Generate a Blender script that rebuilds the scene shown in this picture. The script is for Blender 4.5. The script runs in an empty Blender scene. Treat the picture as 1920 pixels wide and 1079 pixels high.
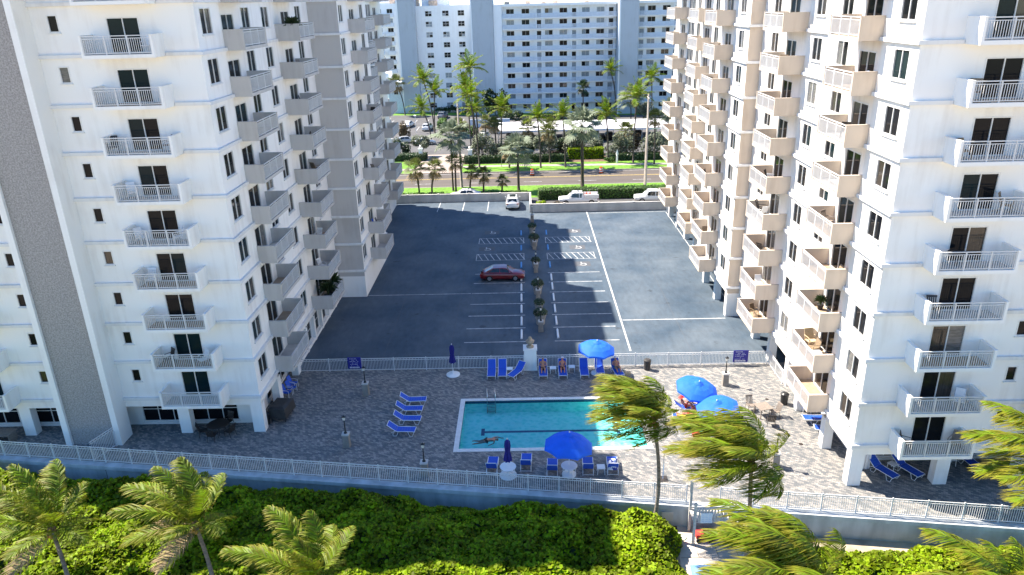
import bpy, math, random
import numpy as np
from mathutils import Vector, Matrix, Euler

random.seed(7)
rng = np.random.default_rng(7)
SC = bpy.context.scene
COL = SC.collection
R = math.radians
PI = math.pi

# ------------------------------------------------------------------ camera
cd = bpy.data.cameras.new('camera'); cam = bpy.data.objects.new('camera', cd); COL.objects.link(cam)
cam.location = (0, 0, 27.8); cam.rotation_euler = (1.1989015, 0.0253697, 0.0101505)
cd.sensor_width = 36; cd.lens = 25.81875; cd.clip_start = .5; cd.clip_end = 9000
SC.camera = cam
# ------------------------------------------------------------------ sky, sun, exposure
SUN_TRAVEL = Vector((23.2, -11.6, -31.5)).normalized()
W = bpy.data.worlds.new('World'); SC.world = W; W.use_nodes = True
nt = W.node_tree
sky = nt.nodes.new('ShaderNodeTexSky'); sky.sky_type = 'NISHITA'; sky.sun_disc = False
sky.sun_elevation = math.asin(-SUN_TRAVEL.z); sky.sun_rotation = math.atan2(-SUN_TRAVEL.x, -SUN_TRAVEL.y)
sky.air_density = 1.0; sky.dust_density = .1; sky.ozone_density = 7.0
bg = nt.nodes['Background']; bg.inputs['Strength'].default_value = .10
hsv = nt.nodes.new('ShaderNodeHueSaturation'); hsv.inputs['Saturation'].default_value = 1.12
nt.links.new(sky.outputs[0], hsv.inputs['Color']); nt.links.new(hsv.outputs[0], bg.inputs['Color'])
sl = bpy.data.lights.new('sun', 'SUN'); sl.energy = 5.0; sl.angle = R(.53); sl.color = (1, .905, .785)
so = bpy.data.objects.new('sun', sl); COL.objects.link(so); so.location = (-60, 60, 90)
so.rotation_euler = SUN_TRAVEL.to_track_quat('-Z', 'Y').to_euler()
SC.view_settings.view_transform = 'Standard'; SC.view_settings.look = 'None'
SC.view_settings.gamma = 1; SC.view_settings.use_curve_mapping = False
SC.view_settings.exposure = 1.6
SC.cycles.max_bounces = 7; SC.cycles.diffuse_bounces = 4; SC.cycles.transparent_max_bounces = 10
SC.cycles.caustics_reflective = False; SC.cycles.caustics_refractive = False

# ------------------------------------------------------------------ materials
def newmat(name):
    m = bpy.data.materials.new(name); m.use_nodes = True
    return m, m.node_tree, m.node_tree.nodes['Principled BSDF']

def mat(name, col, rough=.7, var=.0, scale=2., stretch=(1, 1, 1), bump=0., bscale=30., metal=0., spec=.5,
        col2=None, tr=0., attr=None, acol=None, rnd=0., detail=4., sharp=None):
    m, t, b = newmat(name)
    N, L = t.nodes, t.links
    b.inputs['Roughness'].default_value = rough; b.inputs['Metallic'].default_value = metal
    b.inputs['Specular IOR Level'].default_value = spec
    c4 = (*col, 1)
    b.inputs['Base Color'].default_value = c4
    out = None
    geo = N.new('ShaderNodeNewGeometry')
    if var or col2:
        mp = N.new('ShaderNodeMapping'); mp.inputs['Scale'].default_value = stretch
        L.new(geo.outputs['Position'], mp.inputs[0])
        nz = N.new('ShaderNodeTexNoise'); nz.inputs['Scale'].default_value = scale; nz.inputs['Detail'].default_value = detail
        L.new(mp.outputs[0], nz.inputs[0])
        rp = N.new('ShaderNodeValToRGB'); L.new(nz.outputs[0], rp.inputs[0])
        a, e = sharp or (.3, .7)
        rp.color_ramp.elements[0].position = a; rp.color_ramp.elements[1].position = e
        rp.color_ramp.elements[0].color = tuple(min(1, x*(1-var)) for x in col)+(1,)
        rp.color_ramp.elements[1].color = (tuple(col2) if col2 else tuple(min(1, x*(1+var)) for x in col))+(1,)
        out = rp.outputs[0]
    if rnd:
        at = N.new('ShaderNodeAttribute'); at.attribute_name = 'rnd'
        hs = N.new('ShaderNodeHueSaturation')
        mr = N.new('ShaderNodeMapRange'); mr.inputs[3].default_value = 1-rnd; mr.inputs[4].default_value = 1+rnd
        L.new(at.outputs['Fac'], mr.inputs[0]); L.new(mr.outputs[0], hs.inputs['Value'])
        mh = N.new('ShaderNodeMapRange'); mh.inputs[3].default_value = .485; mh.inputs[4].default_value = .515
        L.new(at.outputs['Fac'], mh.inputs[0]); L.new(mh.outputs[0], hs.inputs['Hue'])
        hs.inputs['Color'].default_value = c4
        if out: L.new(out, hs.inputs['Color'])
        out = hs.outputs[0]
    if attr:
        at = N.new('ShaderNodeAttribute'); at.attribute_name = attr
        mx = N.new('ShaderNodeMixRGB'); mx.inputs[2].default_value = (*acol, 1); mx.inputs[1].default_value = c4
        L.new(at.outputs['Fac'], mx.inputs[0])
        if out: L.new(out, mx.inputs[1])
        out = mx.outputs[0]
    if out: L.new(out, b.inputs['Base Color'])
    if bump:
        nb = N.new('ShaderNodeTexNoise'); nb.inputs['Scale'].default_value = bscale; nb.inputs['Detail'].default_value = 3
        L.new(geo.outputs['Position'], nb.inputs[0])
        bp = N.new('ShaderNodeBump'); bp.inputs['Strength'].default_value = bump; bp.inputs['Distance'].default_value = .02
        L.new(nb.outputs[0], bp.inputs['Height']); L.new(bp.outputs[0], b.inputs['Normal'])
    if tr:
        tb = N.new('ShaderNodeBsdfTranslucent'); ms = N.new('ShaderNodeMixShader'); ms.inputs[0].default_value = tr
        tb.inputs[0].default_value = tuple(min(1, x*1.25) for x in col)+(1,)
        if out: L.new(out, tb.inputs[0])
        L.new(b.outputs[0], ms.inputs[1]); L.new(tb.outputs[0], ms.inputs[2])
        L.new(ms.outputs[0], N['Material Output'].inputs[0])
    return m

def stucco(name, col, dirt=.10):
    m, t, b = newmat(name); N, L = t.nodes, t.links
    geo = N.new('ShaderNodeNewGeometry')
    mp = N.new('ShaderNodeMapping'); mp.inputs['Scale'].default_value = (2.2, 2.2, .22); L.new(geo.outputs['Position'], mp.inputs[0])
    n1 = N.new('ShaderNodeTexNoise'); n1.inputs['Scale'].default_value = 1.1; n1.inputs['Detail'].default_value = 7; L.new(mp.outputs[0], n1.inputs[0])
    n2 = N.new('ShaderNodeTexNoise'); n2.inputs['Scale'].default_value = .45; n2.inputs['Detail'].default_value = 6; L.new(geo.outputs['Position'], n2.inputs[0])
    ad = N.new('ShaderNodeMath'); ad.operation = 'ADD'; L.new(n1.outputs[0], ad.inputs[0]); L.new(n2.outputs[0], ad.inputs[1])
    rp = N.new('ShaderNodeValToRGB'); L.new(ad.outputs[0], rp.inputs[0])
    rp.color_ramp.elements[0].position = .72; rp.color_ramp.elements[1].position = 1.12
    rp.color_ramp.elements[0].color = tuple(x*(1-dirt)*(1-.15*i*dirt) for i, x in enumerate(col))+(1,)
    rp.color_ramp.elements[1].color = (*col, 1)
    L.new(rp.outputs[0], b.inputs['Base Color']); b.inputs['Roughness'].default_value = .85
    nb = N.new('ShaderNodeTexNoise'); nb.inputs['Scale'].default_value = 14; nb.inputs['Detail'].default_value = 5; L.new(geo.outputs['Position'], nb.inputs[0])
    bp = N.new('ShaderNodeBump'); bp.inputs['Strength'].default_value = .10; bp.inputs['Distance'].default_value = .02
    L.new(nb.outputs[0], bp.inputs['Height']); L.new(bp.outputs[0], b.inputs['Normal'])
    return m

def paver(name):
    m, t, b = newmat(name); N, L = t.nodes, t.links
    geo = N.new('ShaderNodeNewGeometry')
    mp = N.new('ShaderNodeMapping'); mp.inputs['Rotation'].default_value = (0, 0, R(28)); L.new(geo.outputs['Position'], mp.inputs[0])
    def brick(w, h, c1, c2, off):
        k = N.new('ShaderNodeTexBrick'); k.inputs['Scale'].default_value = 1
        k.inputs['Brick Width'].default_value = w; k.inputs['Row Height'].default_value = h
        k.inputs['Bias'].default_value = -.2; k.inputs['Mortar Size'].default_value = .008; k.inputs['Mortar Smooth'].default_value = .3
        k.inputs['Color1'].default_value = (*c1, 1); k.inputs['Color2'].default_value = (*c2, 1)
        k.inputs['Mortar'].default_value = (.09, .085, .08, 1); k.offset = off
        L.new(mp.outputs[0], k.inputs[0]); return k
    k1 = brick(.26, .13, (.145, .155, .16), (.42, .385, .345), .5)
    n = N.new('ShaderNodeTexNoise'); n.inputs['Scale'].default_value = 2.2; n.inputs['Detail'].default_value = 6; L.new(geo.outputs['Position'], n.inputs[0])
    n2 = N.new('ShaderNodeTexNoise'); n2.inputs['Scale'].default_value = .25; n2.inputs['Detail'].default_value = 3; L.new(geo.outputs['Position'], n2.inputs[0])
    rp = N.new('ShaderNodeValToRGB'); L.new(n.outputs[0], rp.inputs[0])
    rp.color_ramp.elements[0].position = .3; rp.color_ramp.elements[1].position = .75
    rp.color_ramp.elements[0].color = (.76, .77, .79, 1); rp.color_ramp.elements[1].color = (1.08, 1.06, 1.02, 1)
    mx = N.new('ShaderNodeMixRGB'); mx.blend_type = 'MULTIPLY'; mx.inputs[0].default_value = 1
    L.new(k1.outputs[0], mx.inputs[1]); L.new(rp.outputs[0], mx.inputs[2])
    r2 = N.new('ShaderNodeValToRGB'); L.new(n2.outputs[0], r2.inputs[0])
    r2.color_ramp.elements[0].color = (.82, .82, .82, 1); r2.color_ramp.elements[1].color = (1.1, 1.1, 1.1, 1)
    m2 = N.new('ShaderNodeMixRGB'); m2.blend_type = 'MULTIPLY'; m2.inputs[0].default_value = 1
    L.new(mx.outputs[0], m2.inputs[1]); L.new(r2.outputs[0], m2.inputs[2])
    L.new(m2.outputs[0], b.inputs['Base Color']); b.inputs['Roughness'].default_value = .8
    bp = N.new('ShaderNodeBump'); bp.inputs['Strength'].default_value = .10; bp.inputs['Distance'].default_value = .01; bp.invert = True
    L.new(k1.outputs['Fac'], bp.inputs['Height']); L.new(bp.outputs[0], b.inputs['Normal'])
    return m

def deckcoat(name):
    m, t, b = newmat(name); N, L = t.nodes, t.links
    geo = N.new('ShaderNodeNewGeometry')
    def nz(s, d, st=(1, 1, 1)):
        mp = N.new('ShaderNodeMapping'); mp.inputs['Scale'].default_value = st; L.new(geo.outputs['Position'], mp.inputs[0])
        n = N.new('ShaderNodeTexNoise'); n.inputs['Scale'].default_value = s; n.inputs['Detail'].default_value = d; L.new(mp.outputs[0], n.inputs[0]); return n
    a = nz(.22, 7); c = nz(2.5, 8, (1, .35, 1)); e = nz(9, 5)
    rp = N.new('ShaderNodeValToRGB'); L.new(a.outputs[0], rp.inputs[0])
    rp.color_ramp.elements[0].position = .3; rp.color_ramp.elements[1].position = .72
    rp.color_ramp.elements[0].color = (.031, .058, .090, 1); rp.color_ramp.elements[1].color = (.094, .122, .150, 1)
    x = rp.color_ramp.elements.new(.86); x.color = (.14, .135, .12, 1)
    r2 = N.new('ShaderNodeValToRGB'); L.new(c.outputs[0], r2.inputs[0])
    r2.color_ramp.elements[0].position = .25; r2.color_ramp.elements[1].position = .75
    r2.color_ramp.elements[0].color = (.8, .8, .8, 1); r2.color_ramp.elements[1].color = (1.12, 1.12, 1.12, 1)
    r3 = N.new('ShaderNodeValToRGB'); L.new(e.outputs[0], r3.inputs[0])
    r3.color_ramp.elements[0].position = .3; r3.color_ramp.elements[1].position = .7
    r3.color_ramp.elements[0].color = (.88, .88, .88, 1); r3.color_ramp.elements[1].color = (1.08, 1.08, 1.08, 1)
    sp = nz(.9, 2); r4 = N.new('ShaderNodeValToRGB'); L.new(sp.outputs[0], r4.inputs[0])
    r4.color_ramp.elements[0].position = .24; r4.color_ramp.elements[1].position = .34
    r4.color_ramp.elements[0].color = (.55, .55, .56, 1); r4.color_ramp.elements[1].color = (1, 1, 1, 1)
    o = rp.outputs[0]
    for r in (r2, r3, r4):
        mx = N.new('ShaderNodeMixRGB'); mx.blend_type = 'MULTIPLY'; mx.inputs[0].default_value = 1
        L.new(o, mx.inputs[1]); L.new(r.outputs[0], mx.inputs[2]); o = mx.outputs[0]
    L.new(o, b.inputs['Base Color']); b.inputs['Roughness'].default_value = .75
    return m

def watermat(name):
    m, t, b = newmat(name); N, L = t.nodes, t.links
    N.remove(b)
    geo = N.new('ShaderNodeNewGeometry')
    n = N.new('ShaderNodeTexNoise'); n.inputs['Scale'].default_value = 2.2; n.inputs['Detail'].default_value = 4; n.inputs['Distortion'].default_value = .6
    mp = N.new('ShaderNodeMapping'); mp.inputs['Scale'].default_value = (.7, 1.3, 1); L.new(geo.outputs['Position'], mp.inputs[0]); L.new(mp.outputs[0], n.inputs[0])
    bp = N.new('ShaderNodeBump'); bp.inputs['Strength'].default_value = .10; bp.inputs['Distance'].default_value = .09; L.new(n.outputs[0], bp.inputs['Height'])
    # caustics and wave shading put into the water tint, paler along cell edges
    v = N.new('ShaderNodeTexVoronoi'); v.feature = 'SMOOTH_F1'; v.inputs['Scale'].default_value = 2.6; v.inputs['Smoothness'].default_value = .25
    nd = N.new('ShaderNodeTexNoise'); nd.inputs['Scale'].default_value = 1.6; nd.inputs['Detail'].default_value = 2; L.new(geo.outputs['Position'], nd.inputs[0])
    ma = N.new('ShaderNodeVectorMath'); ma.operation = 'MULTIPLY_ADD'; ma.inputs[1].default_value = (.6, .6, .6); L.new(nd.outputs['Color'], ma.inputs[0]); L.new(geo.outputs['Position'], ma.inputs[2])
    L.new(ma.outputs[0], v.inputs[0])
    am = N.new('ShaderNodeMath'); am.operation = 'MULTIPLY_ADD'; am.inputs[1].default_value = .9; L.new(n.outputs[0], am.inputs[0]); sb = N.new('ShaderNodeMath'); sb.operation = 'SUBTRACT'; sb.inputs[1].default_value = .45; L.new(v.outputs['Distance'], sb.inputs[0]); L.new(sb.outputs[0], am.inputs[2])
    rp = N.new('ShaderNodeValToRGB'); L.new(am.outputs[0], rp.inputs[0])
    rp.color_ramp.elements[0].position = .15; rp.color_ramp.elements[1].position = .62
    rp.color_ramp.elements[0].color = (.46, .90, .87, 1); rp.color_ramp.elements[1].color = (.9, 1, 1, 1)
    tp = N.new('ShaderNodeBsdfTransparent'); L.new(rp.outputs[0], tp.inputs[0])
    gl = N.new('ShaderNodeBsdfGlossy'); gl.inputs['Roughness'].default_value = .06; L.new(bp.outputs[0], gl.inputs['Normal'])
    fr = N.new('ShaderNodeFresnel'); fr.inputs[0].default_value = 1.33; L.new(bp.outputs[0], fr.inputs['Normal'])
    ms = N.new('ShaderNodeMixShader'); L.new(fr.outputs[0], ms.inputs[0]); L.new(tp.outputs[0], ms.inputs[1]); L.new(gl.outputs[0], ms.inputs[2])
    L.new(ms.outputs[0], N['Material Output'].inputs[0])
    return m

M = {}
M['white'] = stucco('stucco_white', (.86, .845, .81), .10)
M['taupe'] = stucco('stucco_taupe_sunlit', (.56, .475, .385), .12)  # balcony and step-wall paint, sunlit copy: warm light put into the colour
M['white_sunlit'] = stucco('stucco_white_sunlit', (.84, .79, .715), .11)  # white stucco with the warm sunlight put into its colour, right side wall
M['taupe_shaded'] = stucco('stucco_taupe_shaded', (.52, .495, .465), .12)  # same balcony paint, shaded copy: greyed for the left tower
M['trim'] = stucco('stucco_trim', (.74, .74, .73), .12)
M['railing'] = mat('railing_white', (.64, .64, .635), .45, .05)
M['frame'] = mat('window_frame', (.74, .73, .70), .4, .05)
M['tile'] = mat('balcony_tile', (.36, .27, .19), .6, .15, 3)
M['concrete'] = mat('concrete', (.52, .50, .47), .85, .16, 1.2, bump=.2)
M['polecon'] = mat('pole_concrete', (.27, .24, .205), .9, .2, 2)
M['conc_wall'] = mat('parapet_concrete', (.47, .455, .43), .85, .2, .8, stretch=(1, 1, .4), bump=.2)
M['pebble'] = mat('pebble_dash', (.33, .31, .295), .9, .26, 11, detail=4, bump=.5, bscale=13, sharp=(.34, .66))
M['g_dark'] = mat('glass_dark', (.008, .009, .011), .05, spec=.15)
M['g_teal'] = mat('glass_teal', (.006, .018, .022), .06, spec=.15)
M['g_brown'] = mat('glass_curtain', (.035, .029, .024), .1, .5, 6, stretch=(6, 6, .2), spec=.6)
M['g_blind'] = mat('glass_blind', (.13, .13, .125), .12, .35, 14, stretch=(.2, .2, 1), spec=.6)
M['g_blue'] = mat('glass_pale', (.22, .27, .31), .1, .3, 3, spec=.6)
M['paver'] = paver('pool_deck_paver')
M['deck'] = deckcoat('parking_deck_coating')
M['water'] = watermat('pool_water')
M['pooltile'] = mat('pool_plaster', (.33, .95, .90), .6, .05, 1.5)
M['pooldark'] = mat('lane_tile', (.02, .05, .16), .4)
M['waterline'] = mat('waterline_tile', (.03, .09, .16), .3, .3, 12)
M['coping'] = mat('pool_coping', (.70, .69, .66), .7, .08, 3)
M['paint'] = mat('road_paint', (.46, .47, .47), .7, .4, 2.5)
M['paintblue'] = mat('blue_paint', (.10, .30, .62), .6, .2, 6)
M['padgrey'] = mat('pad_paint', (.075, .08, .09), .7, .2, 6)
M['seawall'] = mat('seawall_paint', (.42, .45, .46), .8, .25, 1.3, stretch=(1, 1, .3), bump=.25, bscale=8)
M['black'] = mat('black_metal', (.012, .012, .013), .4)
M['lamp'] = mat('lantern_glass', (.75, .72, .62), .25)
M['blue'] = mat('blue_sling', (.014, .085, .52), .7, .1, 20)
M['canvas'] = mat('blue_canvas', (.006, .13, .78), .75, .08, 2, bump=.1, bscale=20, tr=.12)
M['navy'] = mat('navy_canvas', (.012, .012, .19), .75, .15, 6, tr=.08)
M['plastic'] = mat('white_plastic', (.78, .79, .79), .35, .04)
M['dkbrown'] = mat('dark_resin', (.035, .028, .024), .5, .2, 9)
M['taupe_r'] = mat('taupe_resin', (.23, .19, .155), .55, .2, 9)
M['cover'] = mat('grill_cover', (.035, .032, .03), .7, .3, 2, bump=.5, bscale=4)
M['signblue'] = mat('sign_blue', (.02, .02, .25), .4, .1, 3)
M['wood'] = mat('weathered_wood', (.50, .48, .44), .85, .22, 3, stretch=(.4, 3, 3), bump=.3)
M['steel'] = mat('steel', (.55, .56, .57), .25, metal=1.)
M['asphalt'] = mat('road_asphalt', (.092, .077, .066), .9, .16, .35, stretch=(.25, 1.6, 1), bump=.2)
M['asphalt2'] = mat('lot_asphalt', (.09, .088, .088), .9, .2, .4, bump=.2)
M['walk'] = mat('pavement', (.30, .27, .23), .85, .15, .8)
M['drive'] = mat('drive_concrete', (.33, .27, .23), .85, .15, .6)
M['yellow'] = mat('yellow_paint', (.5, .36, .1), .7, .3, 4)
M['lawn'] = mat('lawn', (.105, .23, .012), .9, .35, 1.6, bump=.6, bscale=12)
M['earth'] = mat('city_ground', (.16, .17, .11), .9, .35, .02)
M['sand'] = mat('beach_sand', (.40, .33, .24), .95, .3, 1.1, bump=.5, bscale=6)
M['soil'] = mat('soil', (.14, .09, .055), .95, .4, 2.5, bump=.6, bscale=8)
M['path'] = mat('path_concrete', (.55, .49, .42), .85, .12, 1.5)
M['mat_blue'] = mat('beach_mat', (.16, .34, .58), .8, .12, 3)
M['bark'] = mat('palm_bark', (.17, .14, .11), .95, .45, 3, stretch=(1, 1, 4), bump=.8, bscale=10)
M['bark2'] = mat('dark_bark', (.075, .06, .05), .95, .4, 3, stretch=(1, 1, 4), bump=.8, bscale=10)
M['frond'] = mat('coconut_frond', (.10, .175, .003), .55, .45, 1.3, attr='tip', acol=(.36, .30, .03), rnd=.65, tr=.38, spec=.3)
M['frond_dry'] = mat('dry_frond', (.27, .19, .085), .8, .25, 2, attr='tip', acol=(.36, .26, .14), rnd=.3, tr=.2)
M['nut'] = mat('coconut', (.28, .15, .035), .6, .2, 6)
M['fan'] = mat('fan_frond', (.075, .105, .018), .6, .3, 1.0, attr='tip', acol=(.24, .2, .08), rnd=.35, tr=.3)
M['fan_dry'] = mat('dry_fan_frond', (.27, .19, .09), .8, .25, 2, rnd=.3, tr=.15)
M['silver'] = mat('silver_frond', (.17, .21, .14), .7, .25, 1.0, spec=.2, attr='tip', acol=(.30, .32, .23), rnd=.3, tr=.2)
M['grape'] = mat('sea_grape_leaf', (.20, .275, .004), .6, .45, .45, rnd=.6, tr=.42, spec=.2)
M['hedgeleaf'] = mat('hedge_leaf', (.065, .135, .016), .5, .35, .8, rnd=.5, tr=.3)
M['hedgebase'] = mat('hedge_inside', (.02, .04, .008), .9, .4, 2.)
M['button'] = mat('buttonwood_leaf', (.16, .185, .115), .6, .3, .6, rnd=.5, tr=.25)
M['darkleaf'] = mat('dark_leaf', (.028, .055, .014), .5, .4, .8, rnd=.5, tr=.2)
M['brownleaf'] = mat('bronze_leaf', (.10, .07, .03), .5, .4, .8, rnd=.5, tr=.2)
M['farwhite'] = stucco('far_white', (.86, .875, .885), .06)
M['fargrey'] = stucco('far_grey', (.45, .49, .53), .08)
M['fartan'] = mat('far_tan', (.40, .30, .23), .8, .15, 1)
M['farrail'] = mat('far_railing', (.62, .68, .76), .6, .08, 2)
M['fardoor'] = mat('far_door', (.30, .33, .36), .6, .2, 2)
M['roofjunk'] = mat('roof_gear', (.55, .42, .32), .8, .3, 1.5)
M['shutter'] = mat('shutter', (.62, .64, .66), .6, .1, 8)
M['orange'] = mat('orange_plastic', (.75, .10, .015), .5)
M['tyre'] = mat('tyre', (.02, .02, .02), .85)
M['rim'] = mat('alloy_rim', (.45, .45, .46), .3, metal=.8)
M['carglass'] = mat('car_glass', (.012, .016, .02), .04, spec=.8)
M['headlight'] = mat('headlight', (.75, .76, .78), .1, spec=.8)
M['taillight'] = mat('taillight', (.30, .01, .01), .2, spec=.8)
for n, c in dict(red=(.17, .008, .010), white=(.78, .78, .77), silver=(.42, .43, .44), dark=(.018, .018, .02), grey=(.16, .165, .17), bluec=(.05, .09, .16)).items():
    m = mat('car_paint_'+n, c, .28, spec=.6); m.node_tree.nodes['Principled BSDF'].inputs['Coat Weight'].default_value = .6; M['car_'+n] = m
M['skin'] = mat('skin_tan', (.42, .20, .12), .55, .08, 8)
M['skin2'] = mat('skin_pink', (.58, .22, .13), .55, .08, 8)
M['hair'] = mat('hair_dark', (.03, .018, .012), .6)
M['cloth_black'] = mat('cloth_black', (.015, .015, .018), .8)
M['cloth_teal'] = mat('cloth_teal', (.03, .16, .22), .8)
M['cloth_red'] = mat('cloth_red', (.55, .05, .04), .8)
M['cloth_white'] = mat('cloth_white', (.75, .73, .74), .8)
M['cloth_pink'] = mat('cloth_pink', (.65, .42, .50), .8)
M['towel_y'] = mat('towel_yellow', (.68, .52, .06), .9, .1, 20)
M['towel_g'] = mat('towel_green', (.10, .42, .26), .9, .15, 8)
M['towel_p'] = mat('towel_print', (.72, .74, .78), .9, 0, 5, col2=(.03, .05, .25), sharp=(.5, .54))
M['straw'] = mat('straw', (.55, .42, .25), .9, .2, 20)
M['terracotta'] = mat('stone_urn', (.36, .29, .21), .85, .3, 5, bump=.4)
M['pot'] = mat('pot_concrete', (.36, .34, .31), .85, .15, 3, bump=.2)
M['mint'] = mat('mint_plastic', (.35, .60, .47), .5)
M['wicker'] = mat('wicker', (.25, .18, .11), .8, .4, 25)
M['dkleafpot'] = mat('pot_black', (.02, .02, .02), .6)

# ------------------------------------------------------------------ mesh helpers
class MB:
    def __init__(s): s.v = []; s.f = []; s.m = []
    def add(s, vs, fs, mi=0):
        o = len(s.v); s.v += [tuple(p) for p in vs]; s.f += [tuple(i+o for i in q) for q in fs]; s.m += [mi]*len(fs); return s
    def box(s, x0, x1, y0, y1, z0, z1, mi=0):
        if x0 > x1: x0, x1 = x1, x0
        if y0 > y1: y0, y1 = y1, y0
        return s.add([(x0, y0, z0), (x1, y0, z0), (x1, y1, z0), (x0, y1, z0), (x0, y0, z1), (x1, y0, z1), (x1, y1, z1), (x0, y1, z1)],
                     [(0, 3, 2, 1), (4, 5, 6, 7), (0, 1, 5, 4), (1, 2, 6, 5), (2, 3, 7, 6), (3, 0, 4, 7)], mi)
    def quad(s, a, b, c, d, mi=0): return s.add([a, b, c, d], [(0, 1, 2, 3)], mi)
    def taper(s, cx, cy, z0, z1, a0, b0, a1, b1, mi=0):
        return s.add([(cx-a0, cy-b0, z0), (cx+a0, cy-b0, z0), (cx+a0, cy+b0, z0), (cx-a0, cy+b0, z0), (cx-a1, cy-b1, z1), (cx+a1, cy-b1, z1), (cx+a1, cy+b1, z1), (cx-a1, cy+b1, z1)],
                     [(0, 3, 2, 1), (4, 5, 6, 7), (0, 1, 5, 4), (1, 2, 6, 5), (2, 3, 7, 6), (3, 0, 4, 7)], mi)
    def tube(s, pts, r, n=6, mi=0, cap=True):
        pts = [Vector(p) for p in pts]; rs = r if isinstance(r, (list, tuple)) else [r]*len(pts)
        vs = []; fs = []
        ref = Vector((0, 0, 1))
        for i, p in enumerate(pts):
            d = (pts[min(i+1, len(pts)-1)]-pts[max(i-1, 0)]).normalized()
            rf = ref if abs(d.z) < .95 else Vector((1, 0, 0))
            a = d.cross(rf).normalized(); b = d.cross(a)
            for k in range(n):
                t = 2*PI*k/n; vs.append(p+(a*math.cos(t)+b*math.sin(t))*rs[i])
        for i in range(len(pts)-1):
            for k in range(n):
                k2 = (k+1) % n; fs.append((i*n+k, i*n+k2, (i+1)*n+k2, (i+1)*n+k))
        if cap: fs.append(tuple(range(n))); fs.append(tuple(range((len(pts)-1)*n, len(pts)*n)))
        return s.add(vs, fs, mi)
    def lathe(s, prof, n=12, c=(0, 0), mi=0, squash=1.):
        vs = []; fs = []
        for r, z in prof:
            for k in range(n):
                t = 2*PI*k/n; vs.append((c[0]+r*math.cos(t), c[1]+r*math.sin(t)*squash, z))
        for i in range(len(prof)-1):
            for k in range(n):
                k2 = (k+1) % n; fs.append((i*n+k, i*n+k2, (i+1)*n+k2, (i+1)*n+k))
        fs.append(tuple(range(n))); fs.append(tuple(range((len(prof)-1)*n, len(prof)*n)))
        return s.add(vs, fs, mi)
    def poly(s, pts, z, mi=0): return s.add([(x, y, z) for x, y in pts], [tuple(range(len(pts)))], mi)
    def mesh(s, name, mats, smooth=False):
        me = bpy.data.meshes.new(name); me.from_pydata(s.v, [], s.f)
        for m in (mats if isinstance(mats, (list, tuple)) else [mats]): me.materials.append(M[m] if isinstance(m, str) else m)
        if any(s.m): me.polygons.foreach_set('material_index', s.m)
        if smooth: me.polygons.foreach_set('use_smooth', [True]*len(me.polygons))
        me.update(); return me
    def build(s, name, mats, parent=None, smooth=False, loc=(0, 0, 0), rz=0): return ob(name, s.mesh(name, mats, smooth), parent, loc, rz)

def ob(name, me, parent=None, loc=(0, 0, 0), rz=0, rot=None, scale=None):
    o = bpy.data.objects.new(name, me); COL.objects.link(o); o.parent = parent
    o.location = loc; o.rotation_euler = rot if rot else (0, 0, rz)
    if scale: o.scale = scale
    return o
def tag(o, label, cat, group=None):
    o['label'] = label; o['category'] = cat
    if group: o['group'] = group
    return o
def thing(name, label, cat, loc=(0, 0, 0), rz=0, group=None):
    o = bpy.data.objects.new(name, None); COL.objects.link(o); o.location = loc; o.rotation_euler = (0, 0, rz); o.empty_display_size = .2
    return tag(o, label, cat, group)
def struct(name, mb, m, smooth=False):
    o = mb.build(name, m, None, smooth); o['kind'] = 'structure'; return o
def dup(root, label, loc=None, rz=None, scale=None):
    r = root.copy(); COL.objects.link(r); r['label'] = label
    if loc is not None: r.location = loc
    if rz is not None: r.rotation_euler = (0, 0, rz)
    if scale: r.scale = scale
    for ch in list(root.children):
        c = ch.copy(); COL.objects.link(c); c.parent = r
        for g in list(ch.children):
            d = g.copy(); COL.objects.link(d); d.parent = c
    return r
def meshnp(name, V, F, mats, attrs=None, smooth=False):
    """V (n,3); F list of (k,m) index arrays all of width m"""
    me = bpy.data.meshes.new(name)
    V = np.asarray(V, np.float32); tot = sum(len(f) for f in F); loops = np.concatenate([np.asarray(f, np.int32).ravel() for f in F])
    sizes = np.concatenate([np.full(len(f), np.asarray(f).shape[1], np.int32) for f in F])
    me.vertices.add(len(V)); me.vertices.foreach_set('co', V.ravel())
    me.loops.add(len(loops)); me.loops.foreach_set('vertex_index', loops)
    me.polygons.add(tot); st = np.concatenate([[0], np.cumsum(sizes)[:-1]]).astype(np.int32)
    me.polygons.foreach_set('loop_start', st); me.polygons.foreach_set('loop_total', sizes)
    for m in (mats if isinstance(mats, (list, tuple)) else [mats]): me.materials.append(M[m])
    for k, a in (attrs or {}).items():
        at = me.attributes.new(k, 'FLOAT', 'POINT'); at.data.foreach_set('value', np.asarray(a, np.float32))
    if smooth: me.polygons.foreach_set('use_smooth', [True]*tot)
    me.update(calc_edges=True); me.validate(); return me

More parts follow.
